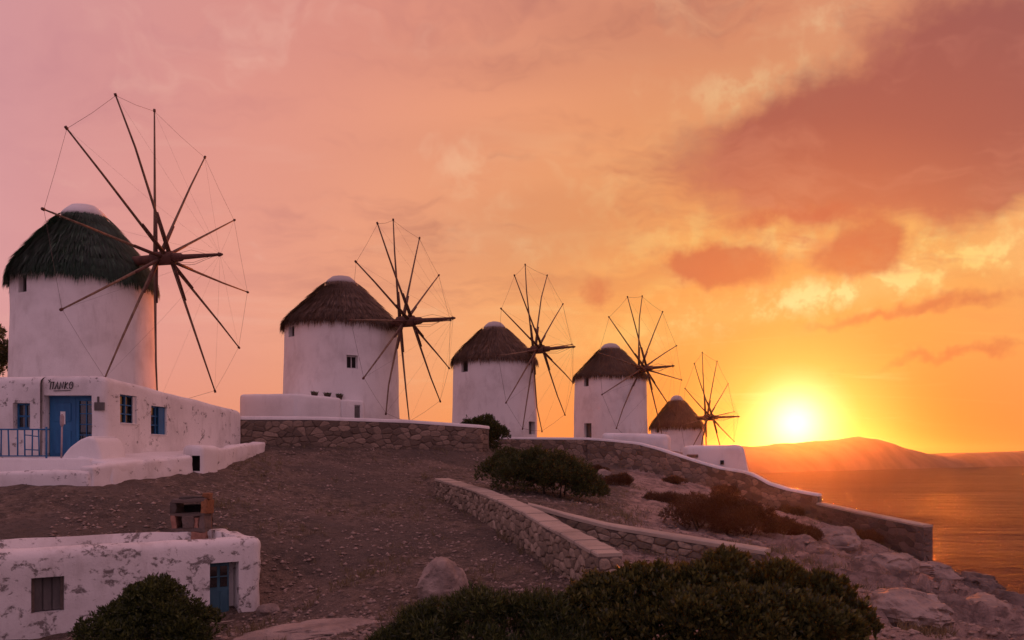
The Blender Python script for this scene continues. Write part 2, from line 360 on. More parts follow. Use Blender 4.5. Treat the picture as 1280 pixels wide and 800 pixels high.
# ------------------------------------------------------------------ terrain
def resample(pl, step):
    out = []
    for a, b in zip(pl[:-1], pl[1:]):
        a = np.array(a, float); b = np.array(b, float); k = max(1, int(np.linalg.norm((b - a)[:2]) / step))
        for i in range(k): out.append(a + (b - a) * i / k)
    out.append(np.array(pl[-1], float)); return np.array(out)
def seg_normals(P):            # unit normals pointing to the front (camera) side
    t = np.gradient(P[:, :2], axis=0); t /= np.linalg.norm(t, axis=1)[:, None] + 1e-9
    return np.stack([t[:, 1], -t[:, 0]], 1)
ctrl = []
def g(px, py, d): p = G(px, py, d); ctrl.append((p.x, p.y, p.z))
for a in [(0, 612, 22.2), (60, 609, 22.3), (118, 607, 22.5), (170, 601, 24.3), (235, 590, 27), (290, 577, 30.5),
          (420, 577, 33.5), (420, 600, 30.2), (420, 640, 25.3), (420, 690, 20.3), (500, 620, 28), (500, 660, 23.5), (520, 700, 19), (400, 742, 16.8), (330, 782, 16.6), (335, 757, 18.2),
          (480, 792, 12.8), (420, 785, 14.6), (555, 742, 16), (640, 715, 17.4), (250, 640, 22.3), (330, 650, 22.5), (100, 650, 20.2), (0, 650, 20), (300, 600, 28), (360, 585, 31.5), (520, 577, 35.5), (300, 675, 20),
          (560, 566, 41.8), (620, 570, 42.5), (690, 573, 46), (640, 585, 38), (700, 602, 34), (760, 601, 38), (800, 620, 32), (850, 648, 25), (900, 650, 28), (960, 662, 27), (1010, 672, 27), (700, 625, 25), (640, 606, 28), (780, 636, 25), (880, 625, 36), (960, 645, 36),
          (1050, 702, 22), (1100, 742, 17), (1100, 792, 12.5), (1280, 792, 15), (1200, 752, 20), (1280, 775, 27), (1230, 742, 30), (1110, 705, 28), (1060, 672, 34), (1000, 800, 10), (900, 850, 9), (700, 850, 9.5), (560, 850, 9.8), (820, 760, 13.5)]: g(*a)
ctrl += [(0, 0, -1.7), (5, 0, -1.8), (-6, 4, -2.7), (-8, 9, -3.6), (-4, 10, -3.1), (12, 3, -3.2), (0, 6, -2.4), (5, 5, -2.3), (-14, 11, -3.7), (-20, 14, -3.0), (-30, 20, -1.2), (-12, 0, -3.5), (-40, -10, -4), (5, -20, -2), (40, -20, -14),
         (-6.0, 16.6, -3.72), (-8.5, 14.9, -3.72), (-11, 13, -3.75), (-7.6, 20.4, -2.2), (-10, 18.4, -2.05), (-13, 16.5, -2.0),
         (24, 34, -7.6), (30, 30, -10.5), (36, 40, -14), (27, 43, -10), (26, 52, -9), (33, 60, -14), (29, 20, -9), (35, 20, -14), (19, 10, -4.6), (30, 4, -10), (42, 0, -14), (21, 44, -6.5), (24, 60, -7),
         (-12, 37, 1.45), (-2, 42, 1.35), (-9, 50, 1.5), (-20, 45, 1.5), (-30, 40, 1.4), (-1, 60, 1.3), (9, 68, 1.1), (11, 56, .8), (16, 54, -.6), (18, 66, -1.0), (24, 76, -1.8), (17, 84, -1.2), (33, 80, -8), (42, 82, -14), (28, 95, -8), (20, 110, -8), (0, 100, 0),
         (-18, 34, .5), (-14, 30, .15), (-14, 26, -.2), (-20, 25, -.3), (-26, 23, -.7), (-26, 34, .7), (-40, 30, 0), (-60, 60, 1), (-60, 130, -8), (10, 130, -14), (60, 130, -14), (60, 40, -14), (60, -20, -14), (-60, -20, -4), (-60, 20, -1)]
wall_pts = []
for nm, pl in WALLS.items():
    P = resample(pl, 0.6); Nn = seg_normals(P)
    for p, q in zip(P, Nn):
        wall_pts.append(p[:2])
        ctrl.append((p[0] + q[0] * .24, p[1] + q[1] * .24, p[3])); ctrl.append((p[0] - q[0] * .24, p[1] - q[1] * .24, p[4]))
wall_pts = np.array(wall_pts)
C3 = np.array(ctrl)
res = geometry.delaunay_2d_cdt([Vector((x, y)) for x, y, _ in ctrl], [], [], 0, 1e-4)
tv = np.array([tuple(v) for v in res[0]]); tz = np.array([C3[o[0], 2] for o in res[3]])
def axis(parts):
    out = [parts[0][0]]
    for a, b, s in parts: out += list(np.linspace(a, b, max(1, int(round((b - a) / s))) + 1)[1:])
    return np.array(out)
XS = axis([(-60, -26, 2.0), (-26, -14, .5), (-14, 24, .16), (24, 36, .5), (36, 60, 2)])
YS = axis([(-20, 4, 2.0), (4, 9, .4), (9, 24, .14), (24, 54, .22), (54, 70, .8), (70, 130, 2)])
GX, GY = np.meshgrid(XS, YS)
Z = np.full(GX.shape, -4.0)
for tri in res[2]:
    a, b, c = tri[:3]; A, B, Cc = tv[a], tv[b], tv[c]
    den = (B[1] - Cc[1]) * (A[0] - Cc[0]) + (Cc[0] - B[0]) * (A[1] - Cc[1])
    if abs(den) < 1e-9: continue
    x0, x1 = min(A[0], B[0], Cc[0]), max(A[0], B[0], Cc[0]); y0, y1 = min(A[1], B[1], Cc[1]), max(A[1], B[1], Cc[1])
    i0, i1 = np.searchsorted(XS, x0 - 1e-6), np.searchsorted(XS, x1 + 1e-6); j0, j1 = np.searchsorted(YS, y0 - 1e-6), np.searchsorted(YS, y1 + 1e-6)
    if i1 <= i0 or j1 <= j0: continue
    X_, Y_ = GX[j0:j1, i0:i1], GY[j0:j1, i0:i1]
    l1 = ((B[1] - Cc[1]) * (X_ - Cc[0]) + (Cc[0] - B[0]) * (Y_ - Cc[1])) / den
    l2 = ((Cc[1] - A[1]) * (X_ - Cc[0]) + (A[0] - Cc[0]) * (Y_ - Cc[1])) / den
    ok = (l1 > -1e-6) & (l2 > -1e-6) & (l1 + l2 < 1 + 1e-6)
    Z[j0:j1, i0:i1][ok] = (l1 * tz[a] + l2 * tz[b] + (1 - l1 - l2) * tz[c])[ok]
dist = np.full(GX.shape, 1e9)
for p in wall_pts: dist = np.minimum(dist, (GX - p[0]) ** 2 + (GY - p[1]) ** 2)
dist = np.sqrt(dist)
def blur(A, k):
    for _ in range(k):
        B = A.copy(); B[1:-1] = (A[:-2] + 2 * A[1:-1] + A[2:]) / 4; A = B.copy(); A[:, 1:-1] = (B[:, :-2] + 2 * B[:, 1:-1] + B[:, 2:]) / 4
    return A
def sstep(x, a, b): t = np.clip((x - a) / (b - a), 0, 1); return t * t * (3 - 2 * t)
Zb = blur(Z, 26); wgt = sstep(dist, 0.45, 1.6); Z = Z * (1 - wgt) + Zb * wgt
# rock mask: bare bedrock on the seaward slope, gravelly earth on the track side
rock = sstep(GX - 0.16 * (GY - 20), 1.0, 5.0) * sstep(60 - GY, 0, 8)
rock = np.maximum(rock, sstep(GX, 17, 21)); rock *= 1 - sstep(Z, 0.2, 0.8)
shore = sstep(GX - 0.05 * GY, 5.2, 8.0) * sstep(38 - GY, 0, 6)
amp = sstep(dist, 0.3, 1.2)
flat = Z.copy().ravel(); rk = rock.ravel(); sh = shore.ravel(); am = amp.ravel()
gx = GX.ravel(); gy = GY.ravel()
near = (gx > -20) & (gx < 40) & (gy > 4) & (gy < 70)
for i in np.nonzero(near)[0]:
    x, y = gx[i], gy[i]
    u = x * .62 + y * .78; w = -x * .78 + y * .62
    e = 0.05 * noise.fractal(Vector((x * .7, y * .7, 0)), 1, 2, 5) * (1 - rk[i])
    e += (0.05 * noise.noise(Vector((x * 1.9, y * 2.6, 3))) + 0.035 * noise.noise(Vector((x * 3.6, y * 5.2, 3)))) * (1 - rk[i])
    if rk[i] > .01:
        q = noise.fractal(Vector((x * .3, y * .3, 9)), 1, 2.0, 4)
        c1 = (.45 * x + .89 * y) * .52 + q * 1.5 + .15 * noise.noise(Vector((x * 1.7, y * 1.7, 2)))
        f1 = c1 - math.floor(c1); saw = min(f1 / .14, 1.0) * (1 - f1) / .86       # steep face towards the bay, long back slope
        c2 = (.8 * x - .6 * y) * .3 + q * 1.1 + .4 * math.floor(c1)
        f2 = c2 - math.floor(c2); crack = min(1.0, min(f2, 1 - f2) / .05)
        a1 = (.20 + .42 * sh[i]) * (.55 + .9 * abs(noise.noise(Vector((x * .25, y * .25, 21)))))
        e += rk[i] * (a1 * (saw - .4) - (.05 + .16 * sh[i]) * (1 - crack) + .26 * q * (.4 + sh[i]))
        e += rk[i] * .05 * noise.fractal(Vector((x * 2.6, y * 2.6, 5)), .9, 2, 4)
    flat[i] += e * am[i]
Z = flat.reshape(GX.shape)
def hz(x, y):
    i = min(max(np.searchsorted(XS, x) - 1, 0), len(XS) - 2); j = min(max(np.searchsorted(YS, y) - 1, 0), len(YS) - 2)
    a = (x - XS[i]) / (XS[i + 1] - XS[i]); b = (y - YS[j]) / (YS[j + 1] - YS[j])
    return float((Z[j, i] * (1 - a) + Z[j, i + 1] * a) * (1 - b) + (Z[j + 1, i] * (1 - a) + Z[j + 1, i + 1] * a) * b)
def ground_mat():
    m, n, b = new_mat('hillside_earth_and_rock'); p = coords(n)
    at = n.new('ShaderNodeAttribute', attribute_name='rock').outputs['Fac']
    big = n.noise(p, 0.35, 5, 0.6); mid = n.noise(p, 2.2, 6, 0.65, 0.6); fine = n.noise(p, 16, 5, 0.65)
    vo = n.new('ShaderNodeTexVoronoi'); n.put(vo.inputs['Vector'], p); vo.inputs['Scale'].default_value = 11
    earth = n.mix(n.step(mid, 0.36, 0.66), (0.085, 0.060, 0.042, 1), (0.21, 0.146, 0.10, 1))
    earth = n.mix(n.m('MULTIPLY', n.step(big, 0.45, 0.65), 0.6), earth, (0.27, 0.185, 0.14, 1))
    peb = n.noise(n.v('MULTIPLY', p, (1.0, 1.0, 1.0)), 6.0, 5, 0.75)
    earth = n.mix(n.m('MULTIPLY', n.step(peb, 0.53, 0.66), 0.7), earth, (0.36, 0.275, 0.22, 1))
    earth = n.mix(n.m('MULTIPLY', n.step(peb, 0.47, 0.36), 0.7), earth, (0.03, 0.023, 0.019, 1))
    earth = n.mix(n.m('MULTIPLY', n.step(fine, 0.56, 0.72), 0.55), earth, (0.36, 0.265, 0.21, 1))
    earth = n.mix(n.m('MULTIPLY', n.step(fine, 0.46, 0.34), 0.5), earth, (0.035, 0.027, 0.022, 1))
    st = n.noise(n.v('MULTIPLY', p, (1.0, 0.45, 2.2)), 1.5, 7, 0.66, 0.7)
    gp = n.noise(p, 0.18, 4, 0.6)
    earth = n.mix(n.m('MULTIPLY', n.step(gp, 0.44, 0.58), 0.65), earth, (0.085, 0.066, 0.052, 1))
    rockc = n.mix(n.step(st, 0.36, 0.62), (0.2, 0.14, 0.115, 1), (0.48, 0.34, 0.28, 1))
    rockc = n.mix(n.m('MULTIPLY', n.step(fine, 0.5, 0.75), 0.4), rockc, (0.16, 0.115, 0.095, 1))
    rockc = n.mix(n.m('MULTIPLY', n.step(mid, 0.58, 0.7), 0.45), rockc, (0.115, 0.09, 0.06, 1))
    n.put(b.inputs['Base Color'], n.mix(n.step(n.m('ADD', at, n.m('MULTIPLY', n.m('SUBTRACT', mid, .5), .5)), 0.3, 0.6), earth, rockc))
    b.inputs['Roughness'].default_value = 0.93
    h = n.m('ADD', n.m('ADD', n.m('MULTIPLY', mid, 0.8), n.m('ADD', n.m('MULTIPLY', fine, 0.5), n.m('MULTIPLY', peb, 1.0))), n.m('ADD', n.m('MULTIPLY', vo.outputs[0], -0.35), n.m('MULTIPLY', st, n.m('MULTIPLY', at, 0.8))))
    bump(n, b, h, 1.0, 0.14); return m
M['ground'] = ground_mat()
ny, nx = GX.shape
idx = np.arange(ny * nx).reshape(ny, nx)
faces = np.stack([idx[:-1, :-1], idx[:-1, 1:], idx[1:, 1:], idx[1:, :-1]], -1).reshape(-1, 4)
me = mesh_np('ground', np.stack([GX.ravel(), GY.ravel(), Z.ravel()], 1), faces, M['ground'])
at = me.attributes.new('rock', 'FLOAT', 'POINT'); at.data.foreach_set('value', rock.ravel().astype(np.float32))
link('ground', me, kind='structure')

# ------------------------------------------------------------------ sea and the land across the bay
SEA = -12.0
def sea_mat():
    m, n, b = new_mat('sea_water'); p = coords(n)
    b.inputs['Base Color'].default_value = (0.08, 0.034, 0.042, 1); b.inputs['Roughness'].default_value = 0.08; b.inputs['IOR'].default_value = 1.028
    w1 = n.noise(n.v('MULTIPLY', p, (0.45, 1.0, 1)), 0.14, 5, 0.62, 0.6); w2 = n.noise(n.v('MULTIPLY', p, (0.7, 1.0, 1)), 1.1, 4, 0.6, 0.4)
    big = n.noise(n.v('MULTIPLY', p, (0.35, 1.0, 1)), 0.035, 4, 0.6)
    h = n.m('MULTIPLY', n.m('ADD', w1, n.m('MULTIPLY', w2, 0.3)), n.m('ADD', 0.45, n.m('MULTIPLY', n.step(big, 0.35, 0.65), 1.1)))
    bump(n, b, h, 1.0, 6.5); return m
M['sea'] = sea_mat()
xs = axis([(-2500, -100, 400), (-100, 300, 20), (300, 2500, 200)]); ys = axis([(-300, 0, 100), (0, 400, 20), (400, 2600, 200)])
A, B = np.meshgrid(xs, ys); ny, nx = A.shape; idx = np.arange(ny * nx).reshape(ny, nx)
faces = np.stack([idx[:-1, :-1], idx[:-1, 1:], idx[1:, 1:], idx[1:, :-1]], -1).reshape(-1, 4)
link('sea', mesh_np('sea', np.stack([A.ravel(), B.ravel(), np.full(A.size, SEA)], 1), faces, M['sea']), kind='structure')
M['far'] = simple('dry_scrub_hill', (0.09, 0.06, 0.045), (0.17, 0.115, 0.085), 0.02, 0.95, bs=0)
def far_land(name, shore, ridge, depth, seed):
    pxs = np.arange(shore[0][0], shore[-1][0] + 1, 4.0)
    sy = np.interp(pxs, [a for a, _ in shore], [b for _, b in shore]); ry = np.interp(pxs, [a for a, _ in ridge], [b for _, b in ridge])
    V = []; T = 14
    for px, s, r in zip(pxs, sy, ry):
        d0 = -SEA * F / (s - HORIZON); d1 = d0 + depth
        hr = (HORIZON - r) / F * d1
        for t in range(T + 1):
            k = t / T
            d = d0 + depth * 2 * k
            h = SEA - 1 + (hr - SEA + 1) * (math.sin(math.pi * k) ** .8 if k < .5 else math.sin(math.pi * k) ** .5)
            if 0 < k < 1:
                nz = noise.fractal(Vector((px * .035 + seed, d * .012, 0)), 1, 2, 5)
                h += nz * (2.2 if k != .5 else .9) * min(1, depth / 120)
            V.append(((px - 640) / F * d, d, h))
    nn = len(pxs); idx = np.arange(nn * (T + 1)).reshape(nn, T + 1)
    f = np.stack([idx[:-1, :-1], idx[1:, :-1], idx[1:, 1:], idx[:-1, 1:]], -1).reshape(-1, 4)
    link(name, mesh_np(name, np.array(V), f, M['far']), kind='structure')
far_land('far_hill', [(820, 592), (960, 591), (1050, 588.5), (1120, 586.5), (1200, 584.5), (1280, 582.5), (1700, 580)],
         [(820, 566), (880, 562), (920, 558.5), (960, 556.5), (1000, 553.5), (1040, 549.5), (1072, 546.5), (1095, 548.5), (1112, 553), (1135, 561), (1160, 567), (1185, 570), (1205, 567), (1240, 567), (1280, 565.5), (1400, 560), (1700, 566)], 130, 3)
far_land('far_ridge', [(1000, 580.2), (1700, 580.2)], [(1000, 570), (1150, 567.5), (1200, 566), (1250, 565), (1280, 563.5), (1400, 560), (1700, 562)], 150, 11)

# ------------------------------------------------------------------ rubble walls
def wall_frame(pl):
    P = np.array(pl, float); L = np.concatenate([[0], np.cumsum(np.linalg.norm(np.diff(P[:, :2], axis=0), axis=1))])
    def at(s):
        row = np.array([np.interp(s, L, P[:, k]) for k in range(5)])
        a = np.array([np.interp(max(s - .25, 0), L, P[:, k]) for k in range(2)]); b = np.array([np.interp(min(s + .25, L[-1]), L, P[:, k]) for k in range(2)])
        t = (b - a) / (np.linalg.norm(b - a) + 1e-9); return row, np.array([t[1], -t[0]]), t
    return at, L[-1]
def clip_poly(poly, mx, my, nx_, ny_):     # keep the side where (p-m).n <= 0
    out = []
    for i in range(len(poly)):
        a = poly[i]; b = poly[(i + 1) % len(poly)]
        da = (a[0] - mx) * nx_ + (a[1] - my) * ny_; db = (b[0] - mx) * nx_ + (b[1] - my) * ny_
        if da <= 0: out.append(a)
        if da * db < 0:
            t = da / (da - db); out.append((a[0] + (b[0] - a[0]) * t, a[1] + (b[1] - a[1]) * t))
    return out
def rubble_cells(Lx, H, sw, shh, rng, jit=.5):
    rows = max(1, int(round(H / shh))); seeds = []
    for r in range(-1, rows + 1):
        x = -sw + rng.random() * sw
        while x < Lx + sw:
            seeds.append((x + rng.uniform(-jit, jit) * sw * .5, (r + .5 + rng.uniform(-jit, jit)) * H / rows))
            x += sw * rng.uniform(.45, 1.6)
    cells = []
    for i, (x, y) in enumerate(seeds):
        poly = [(max(0, x - sw * 1.5), max(0, y - shh * 2)), (min(Lx, x + sw * 1.5), max(0, y - shh * 2)), (min(Lx, x + sw * 1.5), min(H, y + shh * 2)), (max(0, x - sw * 1.5), min(H, y + shh * 2))]
        if x < 0 or x > Lx or y < 0 or y > H: continue
        ky = sw / shh
        for j, (u, v) in enumerate(seeds):
            if i == j or abs(u - x) > sw * 3 or abs(v - y) > shh * 3: continue
            poly = clip_poly(poly, (x + u) / 2, (y + v) / 2, u - x, (v - y) * ky * ky)
            if len(poly) < 3: break
        if len(poly) >= 3: cells.append(poly)
    return cells
def add_stones(parent, cells, mapf, mat, rng, gap=.009, out=.048):
    for poly in cells:
        cx = sum(p[0] for p in poly) / len(poly); cy = sum(p[1] for p in poly) / len(poly)
        # drop near-duplicate corners, cut the corners round
        q = []
        for i in range(len(poly)):
            a = poly[i]; b = poly[(i + 1) % len(poly)]
            if math.hypot(a[0] - b[0], a[1] - b[1]) < .03: continue
            q.append((a[0] * .8 + b[0] * .2, a[1] * .8 + b[1] * .2)); q.append((a[0] * .2 + b[0] * .8, a[1] * .2 + b[1] * .8))
        if len(q) < 5: continue
        size = min(max(p[0] for p in q) - min(p[0] for p in q), max(p[1] for p in q) - min(p[1] for p in q))
        if size < .05: continue
        o_ = out * rng.uniform(.5, 1.4); k = len(q); V = []
        tx, ty = rng.uniform(-.25, .25), rng.uniform(-.25, .25)
        for sc_, dp in ((1, -.06), (1, .35), (.72, 1.0)):
            for x, y in q:
                dx, dy = x - cx, y - cy; l = math.hypot(dx, dy) + 1e-6; r = max(.3, (l - gap) / l) * sc_
                dep = dp * o_ if dp > 0 else -.05
                if dp == 1.0: dep += (dx * tx + dy * ty) * .35
                V.append(mapf(cx + dx * r, cy + dy * r, dep))
        f = [(a + i, a + (i + 1) % k, a + k + (i + 1) % k, a + k + i) for a in (0, k) for i in range(k)] + [tuple(range(2 * k, 3 * k))]
        c = np.mean(V, axis=0); V = [tuple(np.array(v) - c) for v in V]
        me = mesh_np('stone', V, f, mat)
        me.polygons.foreach_set('use_smooth', np.zeros(len(me.polygons), dtype=bool))
        o = link('stone', me, parent); o.location = c
def rubble_wall(name, pl, th, label, cap_h, capmat, stonemat, sw, shh, seed, ends=(0, 0), cap_over=.04, caps=None, zlow=.35):
    rng = random.Random(seed); at, L = wall_frame(pl)
    root = empty(name, (pl[0][0], pl[0][1], pl[0][3]), label, 'wall'); inv = Matrix.Translation(-root.location)
    bpy.context.view_layer.update()
    n_ = max(2, int(L / .35)); ss = np.linspace(0, L, n_ + 1)
    V = []; W = []
    for s in ss:
        r, nn, t = at(s); b0 = min(r[3], r[4]) - zlow
        for sd, z in ((1, b0), (1, r[2] - cap_h + .01), (-1, r[2] - cap_h + .01), (-1, b0)):
            V.append((r[0] + nn[0] * sd * th / 2, r[1] + nn[1] * sd * th / 2, z))
        wv = .02 * noise.noise(Vector((s * 1.1, seed, 0))); h2 = th / 2 + cap_over + .025 * noise.noise(Vector((s * 1.7, seed, 5)))
        top = r[2] + wv
        for k, z in ((h2, r[2] - cap_h), (h2, top - cap_h * .35), (h2 * .82, top - cap_h * .06), (h2 * .3, top), (-h2 * .3, top), (-h2 * .82, top - cap_h * .06), (-h2, top - cap_h * .35), (-h2, r[2] - cap_h)):
            W.append((r[0] + nn[0] * k, r[1] + nn[1] * k, z))
    def strip(A, k):
        n = len(A) // k; f = [(i * k + j, (i + 1) * k + j, (i + 1) * k + (j + 1) % k, i * k + (j + 1) % k) for i in range(n - 1) for j in range(k)]
        return f + [tuple(range(k)), tuple(range((n - 1) * k, n * k))[::-1]]
    def put(nm, A, f, mt, smooth):
        me = mesh_np(nm, np.array(A) - np.array(root.location), f, mt, smooth)
        if smooth: shade_auto(me, 50)
        link(nm, me, root)
    put('core', V, strip(V, 4), M['mortar'], False)
    if caps is None: put('coping', W, strip(W, 8), capmat, True)
    else:                                   # coping laid as separate slabs
        s = 0.0
        while s < L - .05:
            e = min(L, s + rng.uniform(*caps)); A = []
            dz = rng.uniform(-.015, .015); tl = rng.uniform(-.02, .02)
            for u in np.linspace(s + .008, e - .008, 3):
                r, nn, t = at(u); h2 = th / 2 + cap_over + tl; b0 = r[2] - cap_h + .006; top = r[2] + dz
                for k, z in ((h2, b0), (h2, top - .025), (h2 - .03, top), (-h2 + .03, top), (-h2, top - .025), (-h2, b0)):
                    A.append((r[0] + nn[0] * k, r[1] + nn[1] * k, z))
            put('coping_slab', A, strip(A, 6), capmat, False); s = e
    Hm = float(np.mean([at(s)[0][2] - cap_h - at(s)[0][3] for s in ss])) + .1
    def mf(x, y, d):
        r, nn, t = at(x); z = (r[3] - .1) + (r[2] - cap_h - r[3] + .1) * y / Hm
        return np.array([r[0] + nn[0] * (th / 2 + d), r[1] + nn[1] * (th / 2 + d), z]) - np.array(root.location)
    add_stones(root, rubble_cells(L, Hm, sw, shh, rng), mf, stonemat, rng)
    for which in (0, 1):
        if not ends[which]: continue
        s = 0 if which == 0 else L; r, nn, t = at(s); t = -t if which == 0 else t
        H2 = r[2] - cap_h - r[3] + .1
        def me_(x, y, d): return np.array([r[0] + nn[0] * (th / 2 - x) + t[0] * d, r[1] + nn[1] * (th / 2 - x) + t[1] * d, r[3] - .1 + y]) - np.array(root.location)
        add_stones(root, rubble_cells(th, H2, sw, shh, rng), me_, stonemat, rng)
    return root
rubble_wall('retaining_wall', WALLS['terrace'], .5, 'brown rubble stone wall with thick white coping below the low outbuilding', .17, M['coping'], M['stone'], .42, .27, 21, (0, 1))
rubble_wall('ridge_wall', WALLS['ridge'], .45, 'short straight rubble wall with white coping in front of the round-bush windmill', .15, M['coping'], M['stone'], .48, .32, 22, (0, 0))
rubble_wall('curving_wall', WALLS['swoop'], .45, 'long rubble wall with pale coping swooping down the slope toward the sea', .15, M['coping'], M['stone'], .46, .33, 23, (0, 1))
rubble_wall('seaward_wall', WALLS['seaward'], .6, 'low shade-darkened rubble wall with squared end standing above the shore rocks', .12, M['greycoping'], M['shaded_weathered_stone'], .45, .25, 24, (0, 1))
rubble_wall('track_wall', WALLS['track'], .5, 'grey stone wall with flat slab coping beside the gravel slope', .09, M['greycoping'], M['palestone'], .34, .2, 25, (1, 1), caps=(.28, .55))
rubble_wall('branch_wall', WALLS['branch'], .42, 'low cement-capped stone wall between the large foreground bush and the dry reddish bush', .13, M['greycoping'], M['palestone'], .34, .2, 26, (0, 0))

# ------------------------------------------------------------------ windmills
def hit_circle(px, c, r):      # where the sight line through a photo column meets a round tower
    dx, dy = (px - 640) / F, 1.0; l = math.hypot(dx, dy); dx /= l; dy /= l
    b = dx * c[0] + dy * c[1]; q = b * b - (c[0] ** 2 + c[1] ** 2 - r * r)
    t = b - math.sqrt(max(q, 0)); x, y = dx * t, dy * t
    return math.atan2(y - c[1], x - c[0]), y
def windmill(px, d, rad, eave, apex, base, hub, nang, rotor, phase, thatch, power, wins, label, seed, strands, cap_r=.27, bow=2.8, doors=()):
    rng = random.Random(seed)
    cx, cy = (px - 640) / F * d, d
    ze = (HORIZON - eave) / F * d; za = (HORIZON - apex) / F * d
    root = empty('windmill', (cx, cy, base), label, 'windmill', 'windmills on the ridge')
    off = np.array([cx, cy, base])
    H = ze - base - .04
    prof = [(rad * (1.05 - .05 * k / 10), H * k / 10) for k in range(11)]
    me = lathe('tower', prof, 72, M['tower'], wob=.05, seed=seed)
    cutters = []; items = []
    for (x0, x1, y0, y1, kind) in wins:
        a, yd = hit_circle((x0 + x1) / 2, (cx, cy), rad); a0, _ = hit_circle(x0, (cx, cy), rad); a1, _ = hit_circle(x1, (cx, cy), rad)
        w = max(abs(a1 - a0) * rad, .42); zt = (HORIZON - y0) / F * yd - base; zb = (HORIZON - y1) / F * yd - base
        cutters.append(((math.cos(a) * rad, math.sin(a) * rad, (zt + zb) / 2), (.7, w, zt - zb), a)); items.append((a, w, zt, zb, kind))
    me = cut(me, cutters, M['tower']); shade_auto(me, 45)
    link('tower', me, root)
    for a, w, zt, zb, kind in items:
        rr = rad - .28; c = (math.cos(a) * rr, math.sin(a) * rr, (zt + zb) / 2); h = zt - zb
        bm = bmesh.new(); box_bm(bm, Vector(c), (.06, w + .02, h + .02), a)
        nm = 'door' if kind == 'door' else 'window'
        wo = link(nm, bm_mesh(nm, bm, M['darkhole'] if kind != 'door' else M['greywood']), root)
        bm = bmesh.new(); u = Vector((-math.sin(a), math.cos(a), 0)); c2 = Vector(c) + Vector((math.cos(a), math.sin(a), 0)) * .05
        for sg in (-1, 1): box_bm(bm, c2 + u * sg * (w / 2 - .03), (.05, .07, h), a)
        box_bm(bm, c2 + Vector((0, 0, h / 2 - .035)), (.048, w - .14, .07), a); box_bm(bm, c2 - Vector((0, 0, h / 2 - .035)), (.048, w - .14, .07), a)
        if kind == 'pane': box_bm(bm, c2, (.045, .04, h - .14), a)
        link('frame', bm_mesh('frame', bm, M['greywood'] if kind != 'pane' else M['coping']), wo)
    # thatched roof
    rs = rad * 1.025; rc = rad * cap_r; z0 = ze - base - .12; zc = za - base - (za - ze) * .16
    rf = lambda t: rs - (rs - rc) * t ** power
    prof = [(rs * .93, z0 - .05)] + [(rf(k / 14) - .03, z0 + (zc - z0) * k / 14) for k in range(15)] + [(rc * .6, zc + .1)]
    ro = link('roof', lathe('roof', prof, 64, M[thatch], wob=.06, seed=seed + 3), root)
    n = strands; rnp = np.random.default_rng(seed)
    course = rnp.integers(0, 7, n); t = np.clip((course + rnp.uniform(-.15, .75, n)) / 7, 0, .985)
    fr = rnp.random(n) < .3; t = np.where(fr, rnp.uniform(.0, .05, n), t)
    a = rnp.uniform(0, 2 * math.pi, n); ln = rnp.uniform(.3, .75, n) * np.where(fr, .85, 1)
    clump = np.array([noise.noise(Vector((math.cos(q) * 9, math.sin(q) * 9, c_ * 2.3))) + .6 * noise.noise(Vector((math.cos(q) * 26, math.sin(q) * 26, c_ * 5.3))) for q, c_ in zip(a, course)])
    lift = rnp.uniform(.02, .12, n) + np.maximum(clump, 0) * .08
    ln = ln * (1 + .75 * clump * np.where(fr, 1.0, .6))
    def pt(tt, aa, o): r = rs - (rs - rc) * np.clip(tt, 0, 1) ** power + o + .10 * (1 - (np.clip(tt, 0, .99) * 5 + .3) % 1.0) * (tt > .1); return np.stack([r * np.cos(aa), r * np.sin(aa), z0 + (zc - z0) * tt], 1)
    slope = math.hypot(zc - z0, rs - rc); t2 = t - ln / slope
    a2 = a + rnp.normal(0, .02, n); wd = rnp.uniform(.02, .05, n) / rad
    p0 = pt(t + .02, a - wd, 0.035 + lift * .1); p1 = pt(t + .02, a + wd, 0.035 + lift * .3)
    tip = pt(np.maximum(t2, 0), a2, lift + .075)
    under = np.minimum(t2, 0) * slope
    tip[:, 2] += under * .9; 
    V = np.stack([p0, p1, tip], 1).reshape(-1, 3)
    link('thatch', mesh_np('thatch', V, np.arange(3 * n).reshape(-1, 3), M[thatch], False), ro)
    cz = za - base
    prof = [(rc * 1.12, zc - .1), (rc * 1.12, zc + .04), (rc * .95, zc + (cz - zc) * .4), (rc * .68, zc + (cz - zc) * .78), (rc * .32, zc + (cz - zc) * .95), (.02, cz)]
    link('roof_cap', lathe('roof_cap', prof, 28, M['coping' if thatch == 'thatch_green' else 'oldcap'], wob=.05, seed=seed), ro)
    # axle, hub and bowsprit
    na = Vector((math.cos(R(nang)), math.sin(R(nang)), 0)); da = Vector((-na.y, na.x, 0))
    k = (hub[0] - 640) / F
    Lh = (k * cy - cx) / (na.x - k * na.y)
    hd = cy + na.y * Lh; hub_z = (HORIZON - hub[1]) / F * hd - base
    O = Vector((na.x * Lh, na.y * Lh, hub_z)); rh = rotor / F * hd
    tube('axle', [O - na * 3.4 - Vector((0, 0, .1)), O + na * .1], [.2, .2], M['timber_red'], root, 10)
    hb = tube('hub', [O - na * .5, O - na * .46, O + na * .5, O + na * .54], [.22, .3, .3, .2], M['timber_red'], root, 12)
    tube('bowsprit', [O + na * .5, O + na * .9, O + na * 1.0, O + na * bow * .6, O + na * bow], [.21, .19, .12, .1, .06], M['timber_red'], root, 8)
    tube('bowsprit_tip', [O + na * (bow - .06), O + na * (bow + .12)], [.1, .04], M['timber_red'], root, 8)
    tips = []
